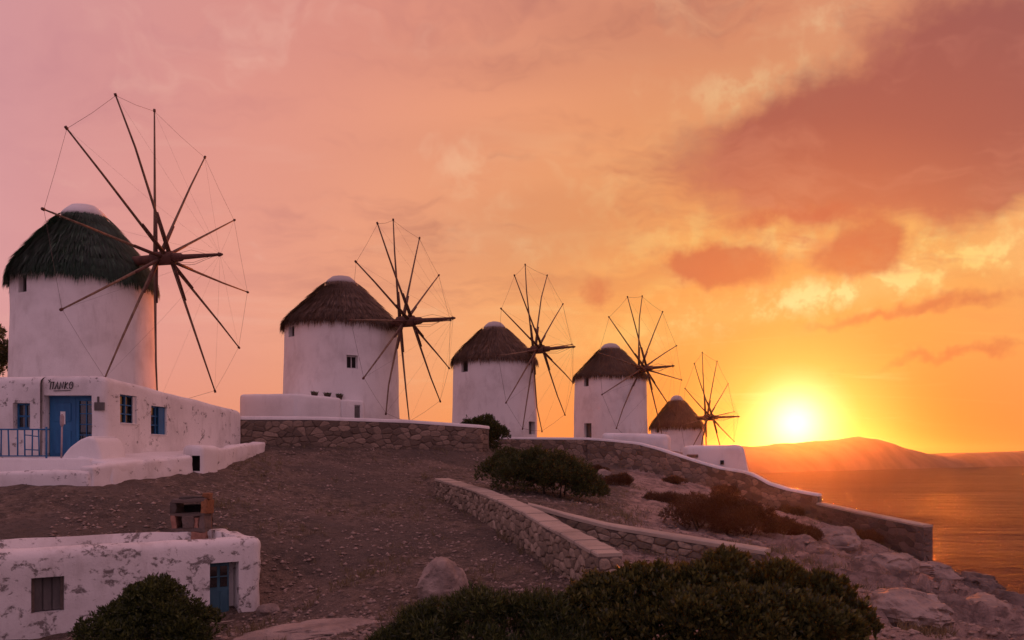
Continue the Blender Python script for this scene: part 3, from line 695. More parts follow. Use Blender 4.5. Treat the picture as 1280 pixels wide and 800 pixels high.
    for i in range(12):
        ph = R(phase + 30 * i + rng.uniform(-1.5, 1.5)); dirv = da * math.sin(ph) + Vector((0, 0, 1)) * math.cos(ph)
        ax = na * (((i % 6) - 2.5) * .15)
        bend = na * rng.uniform(-.12, .06) + dirv.cross(na) * rng.uniform(-.06, .06)
        ro_ = rh * rng.uniform(.975, 1.015)
        pts = [O + ax + dirv * .1, O + ax + dirv * ro_ * .35 + bend * .6, O + ax + dirv * ro_ * .7 + bend, O + ax * .8 + dirv * ro_]
        sp = tube('spoke', pts, [.07, .056, .043, .031], M['timber'], root, 7)
        tube('splint', [O + ax + dirv * .15 + na * .09, O + ax + dirv * ro_ * .3 + na * .075 + bend * .5], [.06, .045], M['timber_red'], sp, 6)
        tube('tip_peg', [pts[-1] - dirv * .02, pts[-1] + dirv * .09], [.06, .055], M['timber_red'], sp, 6)
        tips.append(pts[-1])
    rr = .0065 * max(1, d / 34) ** .7
    for i in range(12):
        a, b_ = tips[i], tips[(i + 1) % 12]; mid = (a + b_) / 2 - Vector((0, 0, .05))
        tube('rim_rope', [a, mid, b_], rr, M['rope'], root, 4)
        e = O + na * bow; mid = (a + e) / 2 - Vector((0, 0, rng.uniform(.02, .15)))
        tube('stay_rope', [e, mid, a], rr * .4, M['rope'], root, 4)
    for k_ in range(3):       # slack halyards along the bowsprit
        s0 = O + na * .5 + Vector((0, 0, [.12, -.2, -.28][k_])); e = O + na * bow * rng.uniform(.8, 1)
        tube('halyard', [s0, (s0 + e) / 2 + Vector((0, 0, [.22, -.16, -.22][k_])), e], rr * 1.1, M['rope'], root, 4)
    return root
windmill(106, 34, 2.78, 349, 256, .35, (203, 323), -13, 186, 0, 'thatch_green', 1.22, [(23, 33, 342, 365, 'w')],
         'windmill with dark green thatched roof rising behind the white house', 1, 15000, .29)
windmill(427, 42.3, 3.02, 404, 345, 1.2, (507, 402), -21, 126, -10, 'thatch', 1.0, [(361, 368, 407, 421, 'w'), (433, 447, 444, 461, 'pane')],
         'windmill with brown thatch behind the low white outbuilding and rubble wall', 2, 11000, .25)
windmill(618, 56, 2.98, 449, 402, 1.0, (672, 437), -29, 104, -12, 'thatch', 1.1, [(576.5, 585, 449, 465, 'w'), (660, 667, 527, 543, 'door')],
         'windmill with brown thatch standing beside the round bush at the wall end', 3, 8000, .24)
windmill(763, 64, 2.95, 469, 429, .8, (803, 461), -42, 94, 5, 'thatch_grey', .93, [(730, 736, 470, 483, 'w'), (731, 740, 529, 548, 'door')],
         'windmill with brown thatch rising above the long white bench wall', 4, 8000, .24)
windmill(846, 77, 2.55, 531, 494, -1.6, (886, 522), -38, 80, -8, 'thatch', 1.0, [(819, 824, 531, 541, 'w')],
         'smallest windmill, lowest on the slope, next to the setting sun', 5, 7000, .22, 3.0)

# ------------------------------------------------------------------ white house with the blue door
house = empty('house', (-16, 26, 0), 'low white plastered house with blue double door and rounded corner', 'house')
HO = Vector((-16, 26, 0))
def hchild(name, me, parent=None):
    o = link(name, me, parent or house)
    if parent is None: o.matrix_parent_inverse = Matrix.Translation(-HO)
    return o
def rel(bm): return bm
topf = lambda x, y: 2.74 - max(0, y - 25.6) * .062 - max(0, -15.4 - x) * .012
bm = prism([(-27, 25.18), (-15.42, 25.12), (-15.36, 25.0), (-13.25, 25.0), (-12.15, 34.6), (-13.8, 34.8), (-14.6, 28.6), (-27, 28.8)], -.6, topf, .26, 4, .45, .035, 3)
me = bpy.data.meshes.new('wall'); bm.to_mesh(me); bm.free()
def side_at(px):               # point on the right-hand wall below a photo column
    k = (px - 640) / F; s = (-13.25 - k * 25) / (k * 9.6 - 1.1); return Vector((-13.25 + 1.1 * s, 25 + 9.6 * s, 0))
srot = math.atan2(9.6, 1.1) - math.pi / 2
w1 = (side_at(150) + side_at(171)) / 2; w2 = (side_at(189) + side_at(208)) / 2
l1 = (side_at(171) - side_at(150)).length; l2 = (side_at(208) - side_at(189)).length
zz = lambda y, d: (HORIZON - y) / F * d
W1 = (w1, l1, zz(494, w1.y), zz(530, w1.y)); W2 = (w2, l2, zz(508, w2.y), zz(544, w2.y))
cuts = [((-14.47, 25.1, 1.06), (1.58, 1.0, 2.04), 0), ((-15.85 - .2, 25.2, 1.42), (.56, .6, .84), 0)]
for w, l, zt, zb in (W1, W2): cuts.append(((w.x, w.y, (zt + zb) / 2), (.9, l, zt - zb), srot))
me = cut(me, cuts, M['flaky']); shade_auto(me, 40); hchild('wall', me)
def hbox(name, c, s, mat, parent=None, rz=0, bev=0):
    bm = bmesh.new(); box_bm(bm, Vector(c), s, rz, bev); return hchild(name, bm_mesh(name, bm, mat), parent)
# door leaves
ld = hbox('door', (-14.80, 25.33, 1.04), (.86, .06, 1.98), M['blue'], bev=.008)
for zc, h in ((1.55, .6), (.55, .75)): hbox('door_panel', (-14.80, 25.29, zc), (.56, .03, h), M['blue'], ld, bev=.01)
hbox('door_patch', (-14.78, 25.275, 1.36), (.16, .012, .42), M['coping'], ld)
rd = hbox('door', (-14.03, 25.36, 1.04), (.62, .02, 1.94), M['glass'])
for x in (-14.31, -13.75): hbox('stile', (x, 25.33, 1.04), (.1, .06, 1.98), M['blue'], rd)
for z in (.12, 1.98): hbox('rail', (-14.03, 25.331, z), (.46, .058, .12), M['blue'], rd)
for z in (.45, .8, 1.15, 1.5, 1.8): hbox('glazing_bar', (-14.03, 25.335, z), (.46, .03, .03), M['blue'], rd)
hbox('glazing_bar', (-14.03, 25.334, 1.04), (.03, .034, 1.74), M['blue'], rd)
hbox('door_frame', (-14.42, 25.31, 2.055), (1.6, .1, .06), M['blue'])
hbox('door_sill', (-14.47, 25.0, .045), (1.56, .5, .07), M['house'], bev=.02)
wn = hbox('window', (-16.05, 25.40, 1.42), (.5, .02, .8), M['glass'])
for x in (-16.3, -16.05, -15.8): hbox('window_frame', (x, 25.38, 1.42), (.06, .05, .82), M['blue'], wn)
for z in (1.03, 1.42, 1.81): hbox('window_frame', (-16.05, 25.382, z), (.5, .046, .06), M['blue'], wn)
for i, (w, l, zt, zb) in enumerate((W1, W2)):
    u = Vector((-math.sin(srot), math.cos(srot), 0)); nrm = Vector((math.cos(srot), math.sin(srot), 0)); c = w - nrm * .15; c.z = (zt + zb) / 2
    gl = hbox('side_window', c - nrm * .04, (.02, l, zt - zb), M['glass'], rz=srot)
    for s in (-1, 0, 1): hbox('window_frame', c + u * s * (l / 2 - .035) + nrm * .002 * s, (.06, .05, zt - zb), M['blue'], gl, srot)
    for s in (-1, -.33, .33, 1): hbox('glazing_bar', c + Vector((0, 0, s * ((zt - zb) / 2 - .03))), (.05, l - .02, .04), M['blue'], gl, srot)
    sh = hbox('shutter', c + u * (l * (.43 if i == 0 else .28)) + nrm * .07, (.045, l * (.13 if i == 0 else .4), zt - zb - .04), M['blue'] if i else M['coping'], None, srot)
    hbox('window_sill', c + nrm * .11 + Vector((0, 0, -(zt - zb) / 2 + .012)), (.18, l - .01, .03), M['house'], None, srot)
# dark wall plaque, sprayed lettering over the door
bm = bmesh.new(); box_bm(bm, Vector((-13.42, 24.985, 1.72)), (.34, .05, .27), 0, .02); box_bm(bm, Vector((-13.46, 24.985, 1.94)), (.06, .04, .2), 0, .01)
hchild('plaque', bm_mesh('plaque', bm, M['greywood']))
def lettering():
    strokes = {'P': [[(0, 0), (.05, 1)], [(.0, .95), (.75, 1.0)], [(.6, 1.0), (.55, .05)]], 'A': [[(0, 0), (.42, 1), (.7, 0)], [(.15, .42), (.62, .45)]],
               'N': [[(0, 0), (.1, .95), (.55, .1), (.68, 1)]], 'K': [[(.05, 0), (.1, 1)], [(.6, .9), (.1, .45), (.7, .05)]],
               'O': [[(.35 + .38 * math.cos(a), .5 + .46 * math.sin(a)) for a in np.linspace(0, 2 * math.pi, 13)], [(.3, .5), (.5, .6)]]}
    V = []; Fc = []; x0 = -15.02
    for ch in 'PANKO':
        for st in strokes[ch]:
            pts = [Vector((x0 + x * .155 + y * .03, 24.963, 2.27 + y * .24 + (x0 + 15.02) * .02)) for x, y in st]
            v, f = tube_arrays(pts, [.015] * len(pts), 6); k = len(V); V += v; Fc += [tuple(i + k for i in q) for q in f]
        x0 += .155
    for st in ([(-15.08, 2.58), (-14.98, 2.5)], [(-15.06, 2.48), (-15.0, 2.6)], [(-14.9, 2.22), (-14.35, 2.24)]):
        pts = [Vector((x, 24.965, z)) for x, z in st]; v, f = tube_arrays(pts, [.011] * 2, 6); k = len(V); V += v; Fc += [tuple(i + k for i in q) for q in f]
    return mesh_np('lettering', V, Fc, M['ink'])
hchild('lettering', lettering())
# porch, buttress, apron
def hprism(name, poly, z0, z1, mat, bev=.08, sub=.35, wob=.03, seed=0):
    bm = prism(poly, z0, z1, bev, 3, sub, wob, seed); me = bm_mesh(name, bm, mat); shade_auto(me, 50); return hchild(name, me)
hprism('porch', [(-27, 23.5), (-12.9, 23.5), (-12.9, 25.2), (-27, 25.2)], -.9, .03, M['house'], .06, .4, .02, 4)
bm = bmesh.new(); prof = [(-14.0, -.7), (-13.95, .1), (-13.72, .38), (-13.4, .62), (-13.1, .74), (-12.88, .62), (-12.74, .2), (-12.6, -.7)]
fr = [bm.verts.new((x, 23.75, z)) for x, z in prof]; bk = [bm.verts.new((x + .12, 25.15, z + .02)) for x, z in prof]
bm.faces.new(fr); bm.faces.new(bk[::-1])
for i in range(len(prof)): bm.faces.new((fr[i], bk[i], bk[(i + 1) % len(prof)], fr[(i + 1) % len(prof)]))
bmesh.ops.recalc_face_normals(bm, faces=bm.faces)
bmesh.ops.bevel(bm, geom=list(bm.edges), offset=.13, segments=3, profile=.5, affect='EDGES')
me = bm_mesh('buttress', bm, M['house'], True); hchild('buttress', me)
hprism('apron', [(-13.4, 23.6), (-12.2, 23.4), (-11.5, 27.6), (-11.6, 34.2), (-12.6, 34.5)], -1.0, lambda x, y: -.12 + (y - 23.5) * .055 + max(0, -12.2 - x) * .18, M['house'], .1, .5, .04, 9)
# free-standing white kerbs in front of the house
def kerb(name, A, B, th, z0, z1, label, seed, mat='flaky'):
    A = Vector(A[:2] + (0,)) if isinstance(A, tuple) else A; B = Vector(B[:2] + (0,))
    t = (B - A).normalized(); q = Vector((-t.y, t.x, 0)) * th
    L = (B - A).length
    zt = lambda x, y: z1[0] + (z1[1] - z1[0]) * ((Vector((x, y, 0)) - A).dot(t) / L); zb = lambda x, y: z0[0] + (z0[1] - z0[0]) * ((Vector((x, y, 0)) - A).dot(t) / L)
    bm = prism([tuple((A)[:2]), tuple(B[:2]), tuple((B + q)[:2]), tuple((A + q)[:2])], zb, zt, .1, 3, .22, .1, seed)
    me = bm_mesh(name, bm, M[mat]); shade_auto(me, 50); return link(name, me, None, label, 'kerb', 'white plaster kerbs')
kerb('kerb', (-27.0, 22.75), (-12.55, 22.75), .72, (-1.3, -1.3), (-.44, -.38), 'straight white plaster kerb along the foot of the porch', 31)
kerb('kerb', (-12.45, 22.8), (-11.3, 27.2), .5, (-1.3, -.9), (-.22, .12), 'white plaster kerb with crumbling lower edge below the side windows', 32)
kerb('kerb', (-11.0, 28.6), (-10.9, 34.0), .6, (-.9, -.4), (.36, .78), 'white plaster kerb beyond the small drain arch, ending at the rubble wall', 33)
bm = prism([(-11.75, 27.3), (-11.0, 27.25), (-10.85, 28.55), (-11.9, 28.7)], -.9, .5, .2, 4, .25, .03, 34)
me = bpy.data.meshes.new('drain_arch'); bm.to_mesh(me); bm.free()
me = cut(me, [((-11.3, 27.3, -.15), (.42, .7, .55), 0)], M['house']); shade_auto(me, 45)
da_ = empty('drain_arch', (-11.3, 27.9, -.5), 'small white plaster drain arch with a dark mouth between two kerbs', 'drain')
ochild = lambda root, name, me: (lambda o: (setattr(o, 'matrix_parent_inverse', Matrix.Translation(-root.location)), o)[1])(link(name, me, root))
ochild(da_, 'arch', me)
bm = bmesh.new(); box_bm(bm, Vector((-11.3, 27.66, -.15)), (.44, .04, .56)); ochild(da_, 'mouth', bm_mesh('mouth', bm, M['darkhole']))  # near-black panel stands in for the shade inside the drain
# railing
rl = empty('railing', (-16, 23.75, 0), 'blue painted metal railing on the white porch', 'railing')
def rchild(name, pts, r):
    V, Fc = tube_arrays(pts, [r] * len(pts), 8); o = link(name, mesh_np(name, V, Fc, M['blue']), rl); o.matrix_parent_inverse = Matrix.Translation(-rl.location)
X0 = lambda px: (px - 640) / F * 23.75
rchild('top_rail', [(-19.5, 23.75, .93), (X0(62), 23.75, .92)], .024); rchild('bottom_rail', [(-19.5, 23.75, .1), (X0(60), 23.75, .1)], .02)
for px in (-95, -84, -73, -62, -51, -40, -30, -19, -8, 1, 11, 22, 31, 40, 49): rchild('bar', [(X0(px), 23.75 + .006 * (px % 3), .08), (X0(px) + .02 * math.sin(px), 23.75, .91)], .022)
rchild('post', [(X0(58), 23.75, 0.0), (X0(58), 23.75, 1.0)], .03)
for a, b, z in ((31, 40, .75), (31, 49, .3), (40, 49, .72)): rchild('cross_bar', [(X0(a), 23.76, z), (X0(b), 23.76, z - .02)], .016)
# pale post in front of the door
po = empty('post', (-14.2, 24.2, .03), 'thin pale post standing on the porch before the blue door', 'post')
for nm, pts, r in (('pole', [(0, 0, -.01), (.02, 0, 1.05)], .026), ('head', [(.02, 0, 1.0), (.02, 0, 1.1), (.02, 0, 1.32), (.02, 0, 1.4)], [.035, .06, .06, .02])):
    tube(nm, pts, r, M['postpaint'], po, 8)

# ------------------------------------------------------------------ low outbuilding by the second windmill, white blocks behind the curving wall
ob = empty('outbuilding', (-10.6, 38, 1.4), 'low flat-roofed white outbuilding between rubble wall and windmill', 'building')
bm = prism([(-13.4, 37.7), (-10.5, 37.2), (-8.55, 38.55), (-8.9, 39.6), (-13.4, 39.8)], .9, lambda x, y: 3.2 - max(0, x + 10.5) * .06, .16, 3, .5, .025, 41)
me = bm_mesh('wall', bm, M['house']); shade_auto(me, 40); ochild(ob, 'wall', me)
bm = prism([(-8.6, 38.55), (-7.55, 39.25), (-7.9, 39.75), (-8.9, 39.4)], .9, 3.0, .1, 3, .5, .02, 42)
me = bpy.data.meshes.new('side_wall'); bm.to_mesh(me); bm.free()
me = cut(me, [((-7.85, 39.02, 2.25), (.3, .35, 1.0), math.atan2(.7, 1.05))], M['house']); shade_auto(me, 40); ochild(ob, 'side_wall', me)
bm = bmesh.new(); box_bm(bm, Vector((-7.93, 39.1, 2.2)), (.28, .05, .98), math.atan2(.7, 1.05)); ochild(ob, 'door', bm_mesh('door', bm, M['greywood']))
for i, (x, y) in enumerate(((-9.9, 38.5), (-9.3, 38.7), (-8.75, 38.95))):
    t = empty('flower_pot', (x, y, 3.18 - (x + 10.5) * .06 - .06), ['plant pot on the outbuilding roof, farthest from the small side door', 'plant pot on the outbuilding roof, middle one of three', 'plant pot on the outbuilding roof, closest to the small side door'][i], 'plant pot', 'pots on the outbuilding roof')
    link('pot', lathe('pot', [(.12, 0), (.16, .16), (.18, .17), (.18, .22), (.15, .22)], 14, M['bark']), t)
    V = []
    for k in range(60):
        a = random.uniform(0, 6.28); r = random.uniform(0, .16); p = Vector((r * math.cos(a), r * math.sin(a), .2)); q = p + Vector((math.cos(a) * .1, math.sin(a) * .1, random.uniform(.06, .16)))
        V += [p, p + Vector((-math.sin(a) * .03, math.cos(a) * .03, .04)), q]
    link('plant', mesh_np('plant', V, np.arange(180).reshape(-1, 3), M['leaf'], False), t)
def block(name, poly, z0, z1, label, bev, seed):
    bm = prism(poly, z0, z1, bev, 4, .6, .03, seed); me = bm_mesh(name, bm, M['house']); shade_auto(me, 50); return link(name, me, None, label, 'wall')
block('bench_wall', [(6.0, 51.3), (10.2, 50.4), (10.7, 51.6), (6.2, 53.2)], .1, lambda x, y: 1.78 - (x - 6) * .03, 'long low white rounded bench wall below the fourth windmill', .3, 51)
bk = empty('white_block', (12.8, 48.8, -.6), 'squat white plastered block with rounded top behind the curving wall', 'building')
bm = prism([(11.0, 48.4), (14.35, 47.6), (14.75, 49.6), (11.2, 50.6)], -2.6, .88, .28, 4, .5, .03, 52)
for v in bm.verts:
    if v.co.x > 13.6: v.co.x += max(0, (.9 - v.co.z)) * .22
me = bm_mesh('wall', bm, M['house']); shade_auto(me, 50); ochild(bk, 'wall', me)
bm = bmesh.new(); box_bm(bm, Vector((13.1, 47.9, -.2)), (.22, .3, .26), -.23); ochild(bk, 'vent', bm_mesh('vent', bm, M['darkhole']))
bm = bmesh.new(); box_bm(bm, Vector((11.35, 48.3, .2)), (.7, .25, .2), -.23, .03); ochild(bk, 'ledge', bm_mesh('ledge', bm, M['stone']))

# ------------------------------------------------------------------ worn white storehouse at the foot of the slope
FR = Vector((-5.7, 17.5, 0)); fd = Vector((-.82, -.57, 0)).normalized(); bd = Vector((-.57, .82, 0)).normalized()
st = empty('storehouse', (-7.5, 17.5, -3.7), 'peeling white storehouse with flat parapet roof sunk into the slope', 'building')
q = [FR, FR + fd * 9, FR + fd * 9 + bd * 2.85, FR + bd * 2.85]
bm = prism([tuple(p[:2]) for p in q], -4.3, -1.77, .2, 4, .28, .05, 61); bmesh.ops.reverse_faces(bm, faces=bm.faces); bmesh.ops.recalc_face_normals(bm, faces=bm.faces)
me = bpy.data.meshes.new('wall'); bm.to_mesh(me); bm.free()
frz = math.atan2(fd.y, fd.x)
def onf(t, z, dep=0.0): p = FR + fd * t + bd * dep; return Vector((p.x, p.y, z))
pc = FR + fd * 4.65 + bd * 1.44
cuts = [((pc.x, pc.y, -1.6), (8.4, 2.25, 1.15), frz), (onf(.82, -2.93), (.62, .9, 1.28), frz), (onf(4.18, -2.67), (.56, .7, .7), frz)]
me = cut(me, cuts, M['worn']); shade_auto(me, 40); ochild(st, 'wall', me)
def sbox(name, c, s, mat, parent=None, bev=0, rz=0):
    bm = bmesh.new(); box_bm(bm, Vector(c), s, frz + rz, bev); me = bm_mesh(name, bm, mat)
    if parent: return link(name, me, parent)
    return ochild(st, name, me)
sbox('roof', (pc.x, pc.y, -2.2), (8.6, 2.4, .06), M['house'])
dr = sbox('door', onf(.9, -2.93, .24), (.46, .05, 1.27), M['teal'])
for k in (-1, 1):
    for z, h in ((-2.62, .46), (-3.2, .5)): sbox('pane' if z > -3 else 'door_panel', onf(.9 + k * .11, z, .205), (.15, .02, h), M['glass'] if z > -3 else M['teal'], dr)
sbox('glazing_bar', onf(.9, -2.62, .19), (.42, .02, .025), M['teal'], dr)
sbox('door_step', onf(.82, -3.6, -.05), (.72, .5, .12), M['greycoping'], bev=.03)
wn = sbox('window', onf(4.18, -2.67, .24), (.55, .04, .69), M['greywood'])
for k in (-.16, 0, .16): sbox('board', onf(4.18 + k, -2.67, .2), (.13, .02, .66), M['greywood'], wn)
for k in (-1, 1): sbox('frame', onf(4.18 + k * .25, -2.67, .17), (.06, .06, .68), M['mortar'], wn)
# rubble chimney on its roof
ch = empty('chimney_stack', (-8.05, 19.25, -2.06), 'ruined stack of stones and bricks on the storehouse roof parapet', 'chimney')
rng = random.Random(5)
def cb(name, x0, x1, z0, z1, mat, dy=0, dep=.5, rz=0):
    x0, x1 = x0 * .86 + .03, x1 * .86 + .03
    bm = bmesh.new(); box_bm(bm, Vector(((x0 + x1) / 2, dy, (z0 + z1) / 2)), (x1 - x0, dep, z1 - z0), rz, .02, 2)
    bmesh.ops.subdivide_edges(bm, edges=[e for e in bm.edges if e.calc_length() > .1], cuts=2, use_grid_fill=True)
    for v in bm.verts: v.co += Vector((noise.noise(v.co * 6), noise.noise(v.co * 6 + Vector((9, 0, 0))), noise.noise(v.co * 6 + Vector((0, 9, 0))))) * .045
    link(name, bm_mesh(name, bm, mat), ch)
M['brick'] = simple('old_brick', (0.22, 0.10, 0.07), (0.33, 0.17, 0.12), 9, .9)
cb('stone', -.5, -.27, 0, .28, M['stone']); cb('stone', -.24, .1, 0, .2, M['mortar'], .1); cb('brick', .06, .46, 0, .26, M['brick'], 0, .5, .1)
cb('stone', -.52, .48, .25, .36, M['shaded_weathered_stone']); cb('stone', -.5, -.36, .35, .66, M['brick']); cb('stone', -.16, .16, .35, .68, M['shaded_weathered_stone'], -.04); cb('brick', .15, .3, .35, .62, M['brick'])
cb('stone', .32, .48, .35, .66, M['shaded_weathered_stone']); cb('backing', -.45, .45, .3, .9, M['darkhole'], .32, .1); cb('stone', -.52, .5, .65, .72, M['shaded_weathered_stone'])
cb('stone', -.54, -.36, .7, 1.02, M['shaded_weathered_stone']); cb('brick', .36, .54, .7, 1.05, M['rust']); cb('slab', -.5, .5, .98, 1.07, M['shaded_weathered_stone'], .02, .55, .03); cb('slab', -.3, .46, 1.06, 1.13, M['shaded_weathered_stone'], .03, .4, -.08); cb('brick', .34, .56, 1.05, 1.22, M['rust'], 0, .35, .2)
tube('wire', [(.58, -.2, 1.2), (.62, -.22, .9), (.6, -.2, .5), (.62, -.2, 0.0)], .008, M['rust'], ch, 5)

# ------------------------------------------------------------------ plants
def leaves(centers, normals, rngs, length, width, per, spread):
    n = len(centers); N_ = n * per
    c = np.repeat(centers, per, 0); nm = np.repeat(normals, per, 0)
    d = nm + rngs.normal(0, spread, (N_, 3)); d /= np.linalg.norm(d, axis=1)[:, None]
    s = np.cross(d, rngs.normal(0, 1, (N_, 3))); s /= np.linalg.norm(s, axis=1)[:, None] + 1e-9
    ln = length * rngs.uniform(.6, 1.25, N_)[:, None]; wd = width * rngs.uniform(.7, 1.2, N_)[:, None]
    c = c + d * ln * rngs.uniform(-.1, .5, N_)[:, None]
    bendv = np.cross(d, s) * ln * .12
    V = np.stack([c, c + d * ln * .5 + s * wd / 2 + bendv, c + d * ln, c + d * ln * .5 - s * wd / 2 + bendv], 1).reshape(-1, 3)
    return V, np.arange(N_ * 4).reshape(-1, 4)
def bush(name, loc, lobes, n, length, width, mat, label, cat='bush', seed=0, per=7, spread=.55, up=.5, group=None, fill=.35, stems=6, stem_mat='bark'):
    # lobes: list of (dx,dy,dz,rx,ry,rz) relative to loc
    rg = np.random.default_rng(seed); root = empty(name, loc, label, cat, group)
    vol = np.array([l[3] * l[4] + l[3] * l[5] + l[4] * l[5] for l in lobes]); pick = rg.choice(len(lobes), n, p=vol / vol.sum())
    Lb = np.array(lobes)[pick]
    v = rg.normal(0, 1, (n, 3)); v[:, 2] = np.where(v[:, 2] < -.4, -v[:, 2], v[:, 2]); v /= np.linalg.norm(v, axis=1)[:, None]
    # clumped outline: radius varies with direction, so tufts stand proud and hollows stay dark
    rad = np.array([.86 + .2 * noise.fractal(Vector(x * 2.4 + k), 1, 2, 2) + .17 * noise.noise(Vector(x * 7.5 + k)) for x, k in zip(v, pick * 3.7)])
    rad = np.where(rg.random(n) < fill, rad * rg.uniform(.45, .95, n), rad * rg.uniform(.93, 1.06, n))
    rad = np.where(rg.random(n) < .05, rad * rg.uniform(1.08, 1.3, n), rad)      # single sprigs that stand out of the outline
    P = Lb[:, :3] + v * Lb[:, 3:] * rad[:, None]
    keep = P[:, 2] > -.05; P = P[keep]; v = v[keep]
    nr = v * (1 - up) + np.array([0, 0, up]); nr /= np.linalg.norm(nr, axis=1)[:, None]
    V, Fc = leaves(P, nr, rg, length, width, per, spread)
    link('foliage', mesh_np('foliage', V, Fc, M[mat], False), root)
    for k in range(stems):
        l = lobes[k % len(lobes)]; a = rg.uniform(0, 6.28)
        e = Vector((l[0] + math.cos(a) * l[3] * .55, l[1] + math.sin(a) * l[4] * .55, l[2] + l[5] * .6)); b0 = Vector((l[0] * .7 + math.cos(a) * .05, l[1] * .7 + math.sin(a) * .05, -.15))
        tube('stem', [b0, b0.lerp(e, .5) + Vector((rg.uniform(-.1, .1), rg.uniform(-.1, .1), .05)), e], [.035, .025, .01], M[stem_mat], root, 5)
    return root
def mound(w, d, h, n, seed, lr=.42):
    rg = random.Random(seed); L = [(0, 0, h * .2, w * .78, d * .78, h * .55)]
    for _ in range(n):
        a = rg.uniform(0, 6.28); r = rg.random() ** .5; x, y = math.cos(a) * r * w * .85, math.sin(a) * r * d * .8
        top = h * (1 - .46 * r * r) * rg.uniform(.72, 1.0); q = lr * rg.uniform(.65, 1.25)
        L.append((x, y, top - q * .85, q * 1.1, q * 1.1, q))
    return L
def on_ground(x, y, s=.03): return (x, y, hz(x, y) - s)
# big foreground bush and its neighbours
bush('bush', on_ground(2.5, 9.9), mound(2.35, 1.2, 1.36, 38, 1, .36), 15000, .085, .04, 'leaf_olive', 'large dense dark green bush spreading in front of the track wall end', seed=1, per=8, up=.62, spread=.45)
bush('bush', on_ground(-.2, 9.6), mound(1.6, .9, 1.3, 22, 2, .3), 4500, .085, .018, 'leaf', 'spiky dark bush with thin twigs below the rounded pale rock', seed=2, per=8, up=.55, spread=.6)
bush('bush', on_ground(-6.3, 13.6), mound(1.2, .85, 1.42, 22, 3, .36), 5000, .075, .028, 'leaf', 'dark green bush in front of the peeling storehouse', seed=3, per=8, up=.45)
bush('bush', on_ground(-9.6, 13.3), [(0, 0, .25, .45, .4, .4)], 700, .07, .026, 'leaf', 'small dark shrub at the storehouse wall below its boarded window', seed=33, per=7)
bush('bush', on_ground(1.0, 26.4), [(a + (c * .0), b - a * .22, c - a * .18, d_, e_, f_) for a, b, c, d_, e_, f_ in mound(2.45, 1.2, 1.6, 44, 4, .5)], 10000, .09, .034, 'leaf', 'broad dark green bush growing over the track wall', seed=4, per=7, up=.5)
bush('bush', on_ground(6.4, 23.4), [(a, b, c - a * .12, d_, e_, f_) for a, b, c, d_, e_, f_ in mound(1.9, 1.0, 1.35, 22, 5, .42)], 6000, .08, .024, 'leaf_dry', 'reddish dry bush on the slope behind the cement-capped wall', seed=5, per=7, up=.5)
bush('bush', on_ground(8.6, 24.5), [(0, 0, .15, .7, .6, .5), (.7, -.2, .0, .5, .5, .4)], 1700, .08, .022, 'leaf_dry', 'lower dry bush spilling seaward of the reddish bush', seed=6, per=7)
bush('bush', on_ground(-1.7, 43.0), mound(1.45, 1.2, 2.25, 16, 7, .55), 4000, .13, .05, 'leaf', 'round dark bush at the end of the white-capped retaining wall', seed=7, per=7, up=.4)
for i, (px, py, d, w, h, mt, lb) in enumerate([(551, 567, 39.3, .42, .5, 'leaf', 'tiny dark shrub at the foot of the retaining wall'), (578, 568, 39.3, .35, .3, 'leaf_dry', 'tiny dry tuft near the end of the retaining wall'),
        (770, 615, 36, .9, .55, 'leaf_dry', 'grey dry scrub on the bare slope beyond the broad bush'), (830, 630, 31, 1.0, .45, 'leaf_dry', 'low dry scrub clump upslope of the reddish bush'), (745, 592, 42, .6, .4, 'leaf_dry', 'small dry scrub below the ridge wall corner'),
        (660, 566, 46.5, .9, .35, 'leaf_dry', 'flat dry tuft under the short straight rubble wall'), (905, 606, 45, .9, .5, 'leaf_dry', 'dry scrub against the curving wall below the white block'), (985, 640, 41, .9, .45, 'leaf_dry', 'dry scrub at the low end of the curving wall'), (1080, 665, 38.2, .8, .5, 'leaf_dry', 'dry scrub against the seaward wall'),
        (845, 600, 44, .8, .4, 'leaf_dry', 'dry scrub midway along the curving wall foot'), (880, 690, 15.5, .6, .7, 'leaf_olive', 'leafy green shrub rising behind the large foreground bush')]):
    p = G(px, py, d); bush('shrub', on_ground(p.x, p.y), mound(w * 1.05, w * .8, h * 1.05, 9, 60 + i, .3 * w), int(420 + 700 * w), .06 + d * .0012, .018 + d * .0005, mt, lb, 'shrub', 40 + i, per=6, stems=3)
# weeds on the storehouse roof
p = pc + fd * 2.6; bush('weed', (p.x, p.y + .5, -2.07), [(0, 0, .05, .22, .2, .2)], 120, .09, .02, 'leaf', 'small weed tuft growing on the storehouse roof', 'weed', 70, per=5, stems=1)
# tree at the left beyond the house
def tree(loc, label, seed):
    rg = np.random.default_rng(seed); root = empty('tree', loc, label, 'tree')
    tube('trunk', [(0, 0, -.3), (.15, 0, 2), (.0, .1, 4.0), (.2, 0, 5.6)], [.28, .22, .18, .08], M['bark'], root, 9)
    C = []; D = []
    for k in range(26):
        a = rg.uniform(0, 6.28); h = rg.uniform(3.2, 6.6); r = rg.uniform(.6, 1.9) * (1.2 - abs(h - 5) * .25)
        c = np.array([math.cos(a) * r, math.sin(a) * r, h])
        tube('limb', [(0.05, 0.05, h * .72), (c[0] * .5, c[1] * .5, h * .88), tuple(c)], [.06, .04, .015], M['bark'], root, 5)
        v = rg.normal(0, 1, (110, 3)); v /= np.linalg.norm(v, axis=1)[:, None]
        C.append(c + v * rg.uniform(.2, .6, (110, 1)) * np.array([1, 1, .7])); D.append(v * .6 + np.array([0, 0, .4]))
    V, Fc = leaves(np.concatenate(C), np.concatenate(D), rg, .2, .07, 6, .6)
    link('crown', mesh_np('crown', V, Fc, M['leaf'], False), root)
